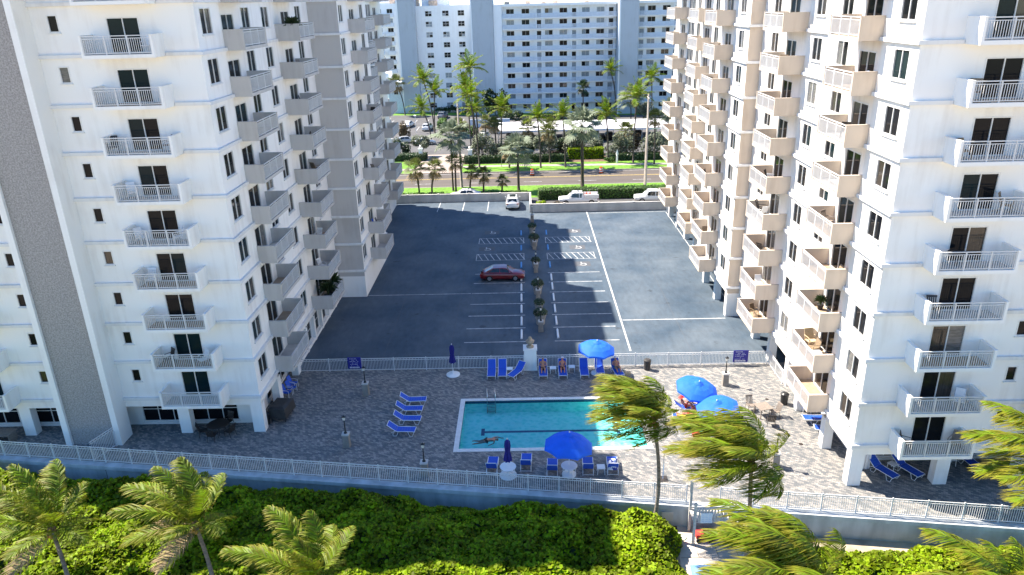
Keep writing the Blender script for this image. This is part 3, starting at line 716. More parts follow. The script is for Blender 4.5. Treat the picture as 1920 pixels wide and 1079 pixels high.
# ================================================================== FAR BUILDINGS
FK2 = winkit(1.75, 1.25, 2, 1, .06, True); FK4 = winkit(1.75, 1.35, 2, 2, .06, True); FKW = winkit(2.0, 1.2, 2, 1, .06, False); FKD = winkit(1.2, 2.0, 1, 1, .05, False)
FM = ['g_dark']*6+['g_brown']+['g_blue']*4+['g_teal']
random.seed(21)
# block with punched windows, one balcony stack and two grey stair towers
bw = thing('apartment_block', 'far pale apartment block with three columns of square windows and a tan balcony stack', 'building', (-28.2, 206, 0))
FHH = 2.62
holes = []; wx = (4.0, 8.5, 12.6)
for k in range(10):
    for i, x in enumerate(wx): holes.append((x-.875, x+.875, 1.0+k*FHH, 2.35+k*FHH))
    if k > 3: holes.append((15.4, 17.2, .3+k*FHH, 2.5+k*FHH))
mb = MB(); wall(mb, (0, 0, 0), (1, 0, 0), (0, -1, 0), 0, 17.6, 0, 27.2, holes, .25); mb.build('wall', 'farwhite', bw)
mb = MB(); mb.quad((0, 0, 27), (17.6, 0, 27), (17.6, 14, 27), (0, 14, 27)); mb.quad((0, 0, 0), (0, 14, 0), (0, 14, 27.2), (0, 0, 27.2)); mb.quad((17.6, 0, 0), (17.6, 14, 0), (17.6, 14, 27.2), (17.6, 0, 27.2)); mb.quad((15.4, .25, 8), (17.2, .25, 8), (17.2, .25, 27), (15.4, .25, 27), 1)
mb.build('roof', ['farwhite', 'g_brown'], bw)
for k in range(10):
    for x in wx: place_window('window', bw, FK4, (x, 0, 1.0+k*FHH), 0, FM)
    if k > 3: MB().box(15.4, 17.2, -.5, .1, .3+k*FHH, 1.3+k*FHH).build('balcony', 'fartan', bw)
MB().box(2, 9, 3, 9, 27.01, 30.4).build('penthouse', 'farwhite', bw); MB().box(4, 6.2, 2, 2.9, 27.01, 28.5).build('roof_unit', 'roofjunk', bw); MB().box(.4, 1.4, 2, 3, 27.01, 28.9).build('roof_unit', 'roofjunk', bw)
def stair_tower(label, x0, x1, y0, h):
    o = thing('stair_tower', label, 'tower', ((x0+x1)/2, y0, 0), 0, 'grey stair towers of the far blocks'); w = (x1-x0)/2
    MB().box(-w, w, 0, 9, 0, h).build('shaft', 'fargrey', o); MB().box(-w-.08, w+.08, -.08, 9.08, h, h+.3).build('coping', 'farwhite', o)
    MB().box(-w-.004, -w+.35, -.05, -.003, 0, h-.01).build('edge_strip', 'farwhite', o)
stair_tower('slim grey windowless stair tower left of the far punched-window block', -32.2, -27.5, 203.5, 33)
stair_tower('broad grey windowless stair tower between the two far blocks', -12.6, -6.9, 197, 34)
stair_tower('grey windowless stair tower splitting the far gallery block', 24.4, 29.2, 193, 33)
# low annex at the far left
ax = thing('annex_building', 'low pale blue annex beside the far stair tower', 'building', (-36, 204, 0))
mb = MB(); wall(mb, (0, 0, 0), (1, 0, 0), (0, -1, 0), 0, 3.8, 0, 8.2, [(1.4, 2.6, 5, 6.2)], .2); mb.quad((0, 0, 8.1), (3.8, 0, 8.1), (3.8, 10, 8.1), (0, 10, 8.1)); mb.quad((0, 0, 0), (0, 10, 0), (0, 10, 8.2), (0, 0, 8.2)); mb.build('wall', 'farrail', ax)
place_window('window', ax, winkit(1.2, 1.2, 2, 1, .05), (2, 0, 5), 0, ['g_dark'])
MB().box(-2, -.02, 2, 8, 0, 10.5).build('wing', 'farwhite', ax)
# gallery block: open walkways with railings in front of recessed walls
def gallery(label, x0, x1, y, cols, doors, posts):
    W_ = x1-x0; g = thing('gallery_block', label, 'building', (x0, y, 0), 0, 'far gallery blocks'); D_ = 1.6
    holes = []
    for k in range(10):
        z = k*FHH
        for x in cols: holes.append((x-1., x+1., z+1.15, z+2.35))
        for x in doors: holes.append((x-.6, x+.6, z+.2, z+2.2))
    mb = MB(); wall(mb, (0, D_, 0), (1, 0, 0), (0, -1, 0), 0, W_, 0, 26.9, holes, .2); mb.build('wall', 'farwhite', g)
    mb = MB(); mb.quad((0, -.1, 26.9), (W_, -.1, 26.9), (W_, 14, 26.9), (0, 14, 26.9)); mb.box(0, W_, -.1, .15, 26.5, 27.1); mb.build('roof', 'farwhite', g)
    for k in range(10):
        z = k*FHH
        for x in cols: place_window('window', g, FKW, (x, D_, z+1.15), 0, FM)
        for x in doors: place_window('door', g, FKD, (x, D_, z+.2), 0, ['fardoor', 'fardoor', 'fardoor', 'g_dark'])
        if k: MB().box(0, W_, 0, D_-.004, z-.02, z+.18).build('walkway_slab', 'farwhite', g)
        pp = [0]+list(posts)+[W_]
        r = MB(); r.box(0, W_, .04, .1, z+1.12, z+1.2); r.box(0, W_, .05, .09, z+.26, z+.32)
        n = int(W_/.32)
        for i in range(n): x = W_*i/n; r.box(x, x+.2, .055, .085, z+.32, z+1.12)
        if k: r.build('walkway_railing', 'farrail', g)
    for x in posts: MB().box(x-.09, x+.09, .11, .29, 0, 26.5).build('gallery_post', 'farwhite', g)
    mb = MB(); mb.quad((0, D_, 0), (0, 14, 0), (0, 14, 26.9), (0, D_, 26.9)); mb.quad((W_, D_, 0), (W_, 14, 0), (W_, 14, 26.9), (W_, D_, 26.9)); mb.build('end_wall', 'farwhite', g)
    return g
MB().box(0, 2.2, 0, 8, 0, 27).build('white_strip', 'farwhite', None).location = (-6.85, 197.5, 0)
tag(bpy.data.objects['white_strip'], 'plain white wall strip beside the broad grey stair tower', 'wall')
bpy.data.objects['white_strip'].name = 'end_bay'
g1 = gallery('far ten-storey block with long blue-white walkway railings between two grey towers', -4.6, 24.3, 197, (2.0, 5.9, 11.8, 15.5, 21.2, 24.9), (9.3, 18.2, 27.6), (8.6, 10.1, 17.5, 19.0, 26.6))
for x, z in ((.6, 27.1), (6, 27.1), (13, 27.1), (21, 27.1), (10, 27.1)): MB().box(x, x+1.2, 4, 6, z-.19, z+random.uniform(.2, .7)).build('roof_unit', 'roofjunk', g1)
g2 = gallery('far gallery block right of the last grey tower, half hidden by the right tower', 29.3, 46, 195, (3.6, 7.3, 12, 15), (1.2, 9.9), (2., 9.))
# older block with balconies at the left edge, behind
ob_ = thing('distant_block', 'distant white block with small balconies at the left, behind the annex', 'building', (-52, 236, 0))
holes = []; cx_ = (9.2, 12.6, 16.2)
for k in range(10):
    for x in cx_: holes.append((x-.875, x+.875, 1.+k*2.7, 2.25+k*2.7))
mb = MB(); wall(mb, (0, 0, 0), (1, 0, 0), (0, -1, 0), 0, 22, 0, 28, holes, .2); mb.quad((0, 0, 27.8), (22, 0, 27.8), (22, 15, 27.8), (0, 15, 27.8)); mb.build('wall', 'farwhite', ob_)
for k in range(10):
    for x in cx_: place_window('window', ob_, FK2, (x, 0, 1.+k*2.7), 0, FM)
    for x in cx_[:2]: MB().box(x-1.3, x+1.1, -1.0, -.003, -.1+k*2.7, .9+k*2.7).build('balcony', 'farrail', ob_)
MB().box(8, 14, 4, 10, 27.81, 30.4).build('penthouse', 'farwhite', ob_); MB().box(12.5, 14, 2, 3.5, 27.81, 30.).build('roof_unit', 'roofjunk', ob_)
# carport
cp = thing('carport', 'long low carport with flat white roof in front of the far gallery block', 'carport', (-5.2, 153.5, 0))
mb = MB(); mb.box(0, 36, 0, 12, 2.55, 2.75); mb.box(-.04, 36.04, -.06, -.003, 2.4, 2.78); mb.build('roof', 'cloth_white', cp)
for i in range(13): MB().box(i*3-.07+.1, i*3+.07+.1, 1.2, 1.34, 0, 2.55).build('post', 'fargrey', cp)
for i in range(13): MB().box(i*3-.07+.1, i*3+.07+.1, 10.5, 10.64, 0, 2.55).build('post', 'fargrey', cp)
# low white wall of the far garden
tag(MB().box(-12.5, -3, 176.5, 176.8, 0, 1.9).build('garden_wall', 'farrail'), 'low pale blue garden wall left of the carport', 'wall')

# ================================================================== VEGETATION
def leafcloud(P, size, nrm=None, up=.5, asp=1.0, jit=.35):
    """P (n,3) leaf centres -> diamond leaves with random tilt"""
    n = len(P); r = rng
    N_ = r.normal(size=(n, 3)); N_ /= np.linalg.norm(N_, axis=1)[:, None]
    N_[:, 2] = np.abs(N_[:, 2])+up
    if nrm is not None: N_ += nrm*1.2
    N_ /= np.linalg.norm(N_, axis=1)[:, None]
    A = r.normal(size=(n, 3)); A -= N_*(A*N_).sum(1)[:, None]; A /= np.linalg.norm(A, axis=1)[:, None]
    B = np.cross(N_, A)
    s = (size*(1+jit*r.uniform(-1, 1, n)))[:, None]
    V = np.empty((n, 6, 3), np.float32)
    for i, (u, v) in enumerate(((-1, 0), (-.45, .8), (.55, .75), (1, 0), (.55, -.75), (-.45, -.8))):
        V[:, i] = P+A*s*u+B*s*v*asp-N_*s*abs(v)*.25*(1 if i else 0)
    F = np.arange(n*6).reshape(n, 6)
    return V.reshape(-1, 3), F, np.repeat(r.uniform(0, 1, n), 6)

def vnoise(x, y, s, seed):
    g = np.random.default_rng(seed).uniform(0, 1, (128, 128)); x = x/s+500.; y = y/s+500.
    xi, yi = np.floor(x).astype(int), np.floor(y).astype(int); fx, fy = x-xi, y-yi
    fx = fx*fx*(3-2*fx); fy = fy*fy*(3-2*fy)
    a = g[xi % 128, yi % 128]; b = g[(xi+1) % 128, yi % 128]; c = g[xi % 128, (yi+1) % 128]; d = g[(xi+1) % 128, (yi+1) % 128]
    return (a*(1-fx)+b*fx)*(1-fy)+(c*(1-fx)+d*fx)*fy

def thicket(name, label, inside, bbox, ztop, dens, size, m, base='hedgebase', amp=1.):
    """ground cover: leaves on a lumpy canopy over a dark inner surface"""
    x0, x1, y0, y1 = bbox
    n = int((x1-x0)*(y1-y0)*dens); x = rng.uniform(x0, x1, n); y = rng.uniform(y0, y1, n)
    e = inside(x, y); k = e > 0; x, y, e = x[k], y[k], e[k]
    def H(x, y, e):
        h = vnoise(x, y, 2.8, 1)*.95+vnoise(x, y, 1.2, 2)*.6+vnoise(x, y, .6, 3)*.38-.25
        return -1.5+np.minimum(1, e/.9)**.5*(ztop+1.5-.9*amp+h*amp)
    z = H(x, y, e); z = z-rng.uniform(0, 1, len(z))**2*.55
    z = np.maximum(z, -1.45)
    V, F, rd = leafcloud(np.stack([x, y, z], 1), size, up=.7)
    me = meshnp(name, V, [F], m, {'rnd': rd})
    o = ob(name, me); o['kind'] = 'stuff'; o['label'] = label; o['category'] = 'hedge'
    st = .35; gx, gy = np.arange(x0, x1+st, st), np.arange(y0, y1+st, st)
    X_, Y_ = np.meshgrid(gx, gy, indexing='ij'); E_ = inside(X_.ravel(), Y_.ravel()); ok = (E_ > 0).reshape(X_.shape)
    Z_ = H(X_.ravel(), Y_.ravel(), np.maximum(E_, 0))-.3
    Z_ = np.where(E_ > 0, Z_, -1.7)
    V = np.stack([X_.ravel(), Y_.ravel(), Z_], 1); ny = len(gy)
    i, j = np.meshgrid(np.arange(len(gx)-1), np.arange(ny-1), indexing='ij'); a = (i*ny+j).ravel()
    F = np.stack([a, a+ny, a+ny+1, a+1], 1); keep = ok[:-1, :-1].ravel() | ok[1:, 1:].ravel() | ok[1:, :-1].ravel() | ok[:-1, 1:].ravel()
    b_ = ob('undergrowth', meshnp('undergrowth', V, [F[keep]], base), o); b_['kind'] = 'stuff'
    return o
def in_left(x, y):
    yt = wy(x)-.45-.35*vnoise(x, y*0, 3., 5)
    right = 8.35-.5*np.clip((y-33.5)/2, 0, 2)**2+.35*np.sin(y*1.7)
    return np.minimum(np.minimum(yt-y, right-x), 50)
def in_right(x, y):
    yt = wy(x)-1.35-.5*vnoise(x, y*0, 4., 6)+np.where(x > 21, .5, 0)
    left = 15.2-np.clip((33.4-y)/3, 0, 1)*3.0
    return np.minimum(yt-y, x-left)
thicket('sea_grape_thicket', 'dense sea grape thicket below the sea wall, left of the beach path', in_left, (-46, 9.5, 22, 43), .22, 190, .11, 'grape')
thicket('sea_grape_thicket', 'sea grape thicket below the sea wall, right of the beach path', in_right, (10.5, 44, 22, 36), -.3, 190, .11, 'grape')

# ---- fronds
def pinnate(L, n, leaf, d0, wind=(0, 0, 0), droop=.9, w=.035, seed=0, seg=14, side_spread=1., brown=0.):
    r = np.random.default_rng(seed); wind = np.array(wind, float)
    d = np.array(d0, float); d /= np.linalg.norm(d); p = np.zeros(3); pts = [p.copy()]; ds = [d.copy()]
    for i in range(seg):
        t = (i+1)/seg; p = p+d*L/seg; pts.append(p.copy())
        d = d+(np.array([0, 0, -1.])*droop*(.25+t)+wind*(.35+t))*1.35/seg; d /= np.linalg.norm(d); ds.append(d.copy())
    pts, ds = np.array(pts), np.array(ds)
    V, Q, T, tip, rd = [], [], [], [], []
    # rachis
    for i in range(seg+1):
        S = np.cross(ds[i], [0, 0, 1]); S /= max(1e-6, np.linalg.norm(S)); U = np.cross(S, ds[i]); rr = .045*(1-.85*i/seg)*(L/4)
        for c, s_ in ((1, 0), (-.5, .87), (-.5, -.87)): V.append(pts[i]+U*rr*c+S*rr*s_); tip.append(.55); rd.append(.9)
    for i in range(seg):
        for k in range(3): Q.append((i*3+k, i*3+(k+1) % 3, (i+1)*3+(k+1) % 3, (i+1)*3+k))
    ts = np.linspace(.14, 1., n)
    for t in ts:
        f = t*seg; i = min(int(f), seg-1); f -= i
        P = pts[i]*(1-f)+pts[i+1]*f; D = ds[i]*(1-f)+ds[i+1]*f; D /= np.linalg.norm(D)
        S = np.cross(D, [0, 0, 1]); S /= max(1e-6, np.linalg.norm(S)); U = np.cross(S, D)
        ln = leaf*(math.sin(PI*min(1., .12+t*.86))**.6)*(1 if t < .97 else .8)
        for sg in (-1, 1):
            l = ln*r.uniform(.85, 1.1); a = .45+.75*t+r.uniform(-.1, .1)
            dr = S*sg*side_spread+D*a+U*r.uniform(.05, .35); dr /= np.linalg.norm(dr)
            bend = np.array([0, 0, -.55])+wind*.75+r.normal(size=3)*.1
            b0 = P; m1 = P+dr*l*.45+bend*l*.10; m2 = P+dr*l*.75+bend*l*.34; e = P+dr*l*.92+bend*l*.72
            o = len(V); ww = w*r.uniform(.8, 1.2)*(L/4)
            Wd = np.cross(dr, U); Wd /= max(1e-6, np.linalg.norm(Wd)); Wd = Wd*.8+U*.6*r.uniform(-1, 1)
            V += [b0-Wd*ww*.6, b0+Wd*ww*.6, m1+Wd*ww, m1-Wd*ww, m2+Wd*ww*.75, m2-Wd*ww*.75, e]
            x = r.uniform(0, 1); b = brown*r.uniform(.5, 1.2)
            tip += [.0+b*.5, .0+b*.5, .08+b, .08+b, .3+b, .3+b, .95]; rd += [x]*7
            Q += [(o, o+1, o+2, o+3), (o+3, o+2, o+4, o+5)]; T.append((o+5, o+4, o+6))
    return np.array(V), [np.array(Q), np.array(T)], {'tip': np.clip(tip, 0, 1), 'rnd': rd}
def fanfrond(L, fan, n, d0, seed=0, droop=.5, span=250, w=.06, split=.55):
    r = np.random.default_rng(seed); d = np.array(d0, float); d /= np.linalg.norm(d)
    pts = [np.zeros(3)]
    for i in range(4): pts.append(pts[-1]+d*L/4); d = d+np.array([0, 0, -droop/5.]); d /= np.linalg.norm(d)
    S = np.cross(d, [0, 0, 1]); S /= np.linalg.norm(S); U = np.cross(S, d)
    V, Q, T, tip, rd = [], [], [], [], []
    for i, p in enumerate(pts):
        for c, s_ in ((1, 0), (-.5, .87), (-.5, -.87)): V.append(p+(U*c+S*s_)*.022); tip.append(.5); rd.append(.7)
    for i in range(4):
        for k in range(3): Q.append((i*3+k, i*3+(k+1) % 3, (i+1)*3+(k+1) % 3, (i+1)*3+k))
    h = pts[-1]
    for i in range(n):
        a = R(-span/2+span*(i+.5)/n); l = fan*(1-.25*abs(a)/PI)*r.uniform(.9, 1.08)
        dr = d*math.cos(a)+S*math.sin(a)+U*.18*(1-abs(a)/PI); pr = -d*math.sin(a)+S*math.cos(a)
        ww = w*fan; o = len(V)
        m = h+dr*l*split; e = h+dr*l+np.array([0, 0, -1])*l*.28*r.uniform(.4, 1.3)
        up = U*(ww*.35)
        V += [h, m-pr*ww*1.1, m+up, m+pr*ww*1.1, e]; x = r.uniform(0, 1); tip += [0, .15, .1, .15, .8]; rd += [x]*5
        T += [(o, o+1, o+2), (o, o+2, o+3), (o+1, o+4, o+2), (o+2, o+4, o+3)]
    return np.array(V), [np.array(Q), np.array(T)], {'tip': tip, 'rnd': rd}

def trunk_pts(base, top, bow=(0, 0), n=9):
    base, top = Vector(base), Vector(top); out = []
    for i in range(n+1):
        t = i/n; p = base.lerp(top, t); k = math.sin(PI*t); out.append((p.x+bow[0]*k, p.y+bow[1]*k, p.z))
    return out

# ---- wind-blown coconut palms in front
def coconut(label, base, top, bow, L, nf, seed, wind=(-1.15, .12, 0), r0=.15, dry=3, leaf=.95, nleaf=60, tops=None):
    rr = random.Random(seed); t = thing('coconut_palm', label, 'palm tree', base, 0, 'wind-blown coconut palms in front of the sea wall')
    b, tp = Vector((0, 0, 0)), Vector(top)-Vector(base)
    pts = trunk_pts(b, tp, bow, 16); n = len(pts)
    MB().tube(pts, [r0*(1.25-.5*min(1, i/4.) if i < 4 else .75+.04*math.sin(i*2.1))*(1-.15*i/n) for i in range(n)], 10).build('trunk', 'bark', t, True)
    mb = MB()
    mb.lathe([(.02, -.35), (.16, -.2), (.2, .0), (.15, .25), (.03, .5)], 9, (0, 0)); mb.build('crownshaft', 'frond_dry', t, True, tp)
    for i in range(nf):
        az = 2*PI*(i*.382+rr.uniform(-.04, .04)); u = i/nf
        el = R(82-92*u+rr.uniform(-8, 8))
        d0 = (math.cos(az)*math.cos(el), math.sin(az)*math.cos(el), math.sin(el))
        Lx = L*(.78+.3*math.sin(PI*min(1, u+.2)))*rr.uniform(.9, 1.08)
        Lx *= 1-.32*max(0, math.cos(az))
        isdry = i >= nf-dry
        k = rr.uniform(.75, 1.1)
        V, F, A = pinnate(Lx, nleaf, leaf, d0, tuple(c*k for c in wind), .55+.35*u, seed=seed*100+i, brown=.12+.3*u*rr.random(), w=.034)
        ob('frond', meshnp('frond', V, F, 'frond_dry' if isdry and i % 2 else 'frond', A), t, tp+Vector((d0[0]*.1, d0[1]*.1, .1*d0[2])))
    for j in range(5):
        a = j*1.26; p = tp+Vector((.22*math.cos(a), .22*math.sin(a), -.28))
        mb = MB(); mb.lathe([(.02, -.15), (.1, -.08), (.12, 0), (.09, .1), (.02, .15)], 8); mb.build('coconut', 'nut', t, True, p)
    return t
B_ = -1.5
coconut('wind-blown coconut palm at the far left above the sunlit thicket', (-22.2, 26.9, B_), (-24.2, 29.9, 3.5), (.25, 0), 3.7, 17, 1, wind=(-.7, .1, 0))
coconut('wind-blown coconut palm second from the left, with bare curved trunk in the shaded thicket', (-15.6, 27.6, B_), (-16.9, 30.0, 3.6), (.3, 0), 3.8, 18, 2, wind=(-.75, .1, 0))
coconut('wind-blown coconut palm at the bottom edge, left of the middle thicket', (-10.2, 26.6, B_), (-10.4, 27.2, 2.4), (0, 0), 4.0, 17, 3, wind=(-.75, .1, 0))
coconut('tall slim coconut palm with bare pale trunk between pool and beach path', (7.1, 34.9, B_), (6.85, 34.9, 6.25), (.35, 0), 3.5, 25, 4, wind=(-2.1, .3, .1), r0=.15, dry=1)
coconut('dense coconut palm swept left in front of the right pool deck', (11.1, 30.4, B_), (10.9, 30.6, 6.4), (.1, 0), 4.0, 28, 5, wind=(-2.1, .25, .1), dry=2)
coconut('big coconut palm at the bottom right with coconuts, swept left over the path', (11.4, 24.6, B_), (11.4, 24.2, 4.75), (.1, 0), 4.5, 26, 6, wind=(-1.9, .25, .1), dry=1, leaf=.95)
coconut('coconut palm at the right edge reaching in front of the right tower', (25.6, 30.2, B_), (25.6, 30.0, 6.1), (0, 0), 4.3, 22, 7, wind=(-1.6, .1, 0), dry=2)
coconut('coconut palm in the bottom right corner over the sunlit thicket', (20.0, 25.0, B_), (20.3, 24.6, 3.0), (0, 0), 3.9, 20, 8, wind=(-1.5, .1, 0), dry=2)

# ---- street palms from shared frond meshes
def shared_pin(e, dr, seed, m='frond'):
    V, F, A = pinnate(2.7, 22, .8, (math.cos(R(e)), 0, math.sin(R(e))), (0, 0, 0), dr, .075, seed=seed, seg=8); return meshnp('frond', V, F, m, A)
def shared_fan(m, seed, L=.8, fan=.85, n=15, e=20):
    V, F, A = fanfrond(L, fan, n, (math.cos(R(e)), 0, math.sin(R(e))), seed); return meshnp('frond', V, F, m, A)
FR = {
 'coco': [shared_pin(78, .6, 1), shared_pin(55, .8, 2), shared_pin(30, .9, 3), shared_pin(5, .9, 4)],
 'sabal': [shared_fan('fan', 11, .8, .85, 15, 75), shared_fan('fan', 12, .9, .85, 15, 45), shared_fan('fan', 13, .9, .85, 15, 15), shared_fan('fan_dry', 14, .8, .8, 13, -45)],
 'bismarck': [shared_fan('silver', 21, 1.2, 1.25, 20, 78), shared_fan('silver', 22, 1.3, 1.25, 20, 50), shared_fan('silver', 23, 1.3, 1.25, 20, 18), shared_fan('silver', 24, 1.2, 1.1, 18, -25)],
 'dark': [shared_fan('darkleaf', 31, .8, .85, 15, 75), shared_fan('darkleaf', 32, .8, .85, 15, 40), shared_fan('darkleaf', 33, .8, .85, 15, 10), shared_fan('darkleaf', 34, .7, .8, 13, -40)]}
CNT = {'coco': (3, 5, 6, 5), 'sabal': (4, 6, 8, 7), 'bismarck': (4, 6, 8, 6), 'dark': (4, 6, 7, 7)}
def street_palm(label, kind, base, top, scale=1., r=.14, m='bark2', name=None):
    rr = random.Random(label); t = thing(name or {'coco': 'coconut_palm', 'sabal': 'cabbage_palm', 'bismarck': 'silver_fan_palm', 'dark': 'fan_palm'}[kind], label, 'palm tree', (base[0], base[1], 0), 0, 'palms along the street and the far car park')
    tp = Vector((top[0]-base[0], 0, top[1])); dx = tp.x*.25
    MB().tube(trunk_pts((0, 0, 0), tp, (-dx, 0), 6), [r*1.3]+[r]*5+[r*.8], 7).build('trunk', m, t, True)
    for j, c in enumerate(CNT[kind]):
        off = rr.uniform(0, 6)
        for i in range(c):
            o = ob('frond', FR[kind][j], t, tp); s_ = scale*rr.uniform(.85, 1.12); o.scale = (s_, s_, s_)
            o.rotation_euler = (rr.uniform(-.2, .2), rr.uniform(-.15, .15), off+2*PI*i/c+rr.uniform(-.2, .2))
    return t
S = street_palm
S('leftmost cabbage palm on the near lawn, leaning left', 'sabal', (-16.3, 112.1), (-16.7, 4.0), 1.35)
S('second cabbage palm from the left on the near lawn', 'sabal', (-14.4, 112.6), (-13.7, 3.9), 1.25)
S('silver fan palm beside the left concrete pole', 'bismarck', (-11.2, 114.1), (-11.1, 8.4), 1.45)
S('slim cabbage palm in front of the silver fan palm near the left pole', 'sabal', (-10.6, 112.6), (-10.5, 4.8), 1.15)
S('cabbage palm right of the left concrete pole on the near lawn', 'sabal', (-8.4, 112.4), (-8.0, 3.3), 1.0)
S('cabbage palm just left of the smallest one on the near lawn', 'sabal', (-6.3, 112.9), (-6.2, 2.7), 1.05)
S('smallest cabbage palm, above the white SUV', 'sabal', (-3.4, 112.7), (-3.3, 1.7), .8)
S('grey-green fan palm with thick dark trunk between road and deck', 'bismarck', (-.8, 113.5), (-.9, 6.2), 1.35, .2)
S('tallest silver fan palm with straight dark trunk on the near lawn', 'bismarck', (9.3, 114.6), (9.1, 9.6), 1.55, .26)
S('tall coconut palm with leaning trunk left on the far verge', 'coco', (-7.9, 131.4), (-9.2, 12.4), 1.3)
S('short cabbage palm on the far verge left of the orange barrels', 'sabal', (-2.5, 130.3), (-2.5, 3.0), 1.3)
S('coconut palm above the left orange barrel', 'coco', (3.1, 129.7), (2.6, 8.8), 1.15)
S('coconut palm between the two orange barrels', 'coco', (7.5, 129.7), (7.0, 9.2), 1.1)
S('coconut palm right of the yellow-green clipped hedge', 'coco', (15.5, 133.9), (15., 8.6), 1.2)
S('coconut palm behind the right concrete pole', 'coco', (19.9, 118.5+14), (20.2, 11.5), 1.35)
S('dark-trunked palm at the right end of the far verge', 'sabal', (23.4, 130.7), (23.2, 8), 1.3)
S('leaning coconut palm in the middle of the far car park', 'coco', (-19.6, 158.2), (-21.2, 7.2), 1.15)
S('tall leaning coconut palm at the rear of the far car park', 'coco', (-20.3, 170.6), (-22.1, 11.6), 1.45)
S('shorter twin of the tall coconut palm at the rear of the far car park', 'coco', (-19.8, 167), (-19.3, 9.5), 1.25)
S('leaning cabbage palm in front of the pale blue annex', 'sabal', (-31.4, 200), (-33., 8.2), 1.9)
S('cabbage palm left of the carport end', 'sabal', (-7.7, 154.7), (-7.7, 4.4), 1.25)
S('cabbage palm in front of the carport end', 'sabal', (-5.2, 142.9), (-5.4, 5.7), 1.3)
S('coconut palm at the left end of the carport roof', 'coco', (-4.4, 152.), (-4.1, 7.4), 1.3)
S('tallest coconut palm in front of the broad grey stair tower', 'coco', (-9.6, 146.2), (-9.9, 16.0), 1.35)
S('middle coconut palm of the cluster before the grey stair tower', 'coco', (-10.5, 149.1), (-11., 12.0), 1.35)
S('low coconut palm of the cluster before the grey stair tower', 'coco', (-8.6, 144.), (-8.9, 8.3), 1.3)
S('dark fan palm in silhouette before the gallery block', 'dark', (15.3, 188), (15.2, 7.4), 1.5)
S('tall thin palm left of the last grey stair tower', 'coco', (24., 191), (22.3, 11.1), 1.15)
S('palm before the rightmost gallery block', 'coco', (32.3, 187), (31.9, 9.4), 1.3)
S('pale silver palm right of the carport', 'bismarck', (26.3, 181.), (26.1, 5.0), 1.6)
S('silver palm at the right end of the carport', 'bismarck', (30.6, 150), (30.1, 6.2), 1.5)
S('cabbage palm between short palm and left barrel, farther back', 'sabal', (1.2, 141), (1.0, 5.2), 1.5)
S('cabbage palm behind the left orange barrel, at the bed edge', 'sabal', (4.9, 133.6), (4.6, 5.6), 1.3)
S('brownish cabbage palm right of the last coconut palm', 'sabal', (19.8, 141), (19.6, 4.2), 1.5)
S('cabbage palm at the driveway mouth behind the entrance pier', 'sabal', (-12.9, 152), (-12.9, 4.0), 1.5)
S('cabbage palm behind the tallest silver palm', 'sabal', (5.6, 148), (5.5, 4.3), 1.4)

# ---- shrubs, hedges
def shrub(label, x, y, rx, ry, h, m, name='buttonwood_bush', n=1500, size=.16, z0=.4, cat='bush', group='silver-green bushes by the far car park', lobes=7):
    rr = np.random.default_rng(abs(hash((round(x*10), round(y*10)))) % 99999)
    t = thing(name, label, cat, (x, y, 0), 0, group)
    C_ = np.stack([rr.uniform(-.6, .6, lobes)*rx, rr.uniform(-.6, .6, lobes)*ry, z0+(h-z0)*rr.uniform(.3, .78, lobes)], 1); Rr = rr.uniform(.32, .55, lobes)
    k = rr.integers(0, lobes, n); d = rr.normal(size=(n, 3)); d /= np.linalg.norm(d, axis=1)[:, None]
    rad = Rr[k][:, None]*(rr.uniform(.45, 1, n)**.5)[:, None]
    P = C_[k]+d*rad*np.array([rx, ry, (h-z0)*.75]); P[:, 2] = np.clip(P[:, 2], .08, None)
    V, F, rd = leafcloud(P, size, d*.6, up=.3, asp=.6)
    ob('crown', meshnp('crown', V, [F], m, {'rnd': rd}), t)
    mb = MB()
    for i in range(4): c = C_[i % lobes]; mb.tube([(0.1*i-.15, 0, 0), (c[0]*.4, c[1]*.4, h*.35), (c[0], c[1], c[2])], [.09, .06, .03], 5)
    mb.build('trunk', 'bark2', t); return t
shrub('silver-green bush by the driveway, left of the cluster of palms', -7.6, 138.3, 3.0, 1.8, 5.0, 'button', lobes=10, n=2200)
shrub('silver-green bush above the left orange barrel', 4.4, 137.6, 2.7, 1.7, 4.7, 'button', n=2000)
shrub('pale silver-green bush behind the tallest silver palm', 10.0, 139.2, 2.9, 1.8, 5.2, 'button', lobes=9, n=2200)
shrub('silver-green bush right of the coconut palm and hedge', 18.2, 137, 3.2, 1.8, 4.6, 'button', lobes=9, n=2200)
shrub('silver-green bush next to the right tower on the far side of the road', 23.6, 136.5, 2.4, 1.7, 4.6, 'button')
shrub('small round bush at the entrance sign of the far car park', -19.8, 142.5, 1.9, 1.5, 4.2, 'button', z0=1.6)
shrub('dark bush at the left edge behind the left tower', -23.6, 143, 2.0, 1.6, 3.4, 'darkleaf')
shrub('bronze-leaved shrub at the left of the far car park', -25.5, 160, 1.6, 1.4, 4.2, 'brownleaf')
shrub('dark giant-leaved clump in front of the gallery block', -6.4, 190, 3.6, 1.5, 7.0, 'darkleaf', 'banana_clump', n=900, size=.45, lobes=9)
shrub('dark clipped shrub at the foot of the punched-window block', -20, 202.5, 3.5, 1, 1.8, 'darkleaf', n=700, size=.25)
shrub('dark shrub at the right foot of the punched-window block', -13.8, 201, 2.4, 1, 2.4, 'darkleaf', n=600, size=.25)
shrub('yellow-green shrub at the foot of the palm cluster', -10.8, 160, 1.5, 1.2, 3.2, 'hedgeleaf', n=700)
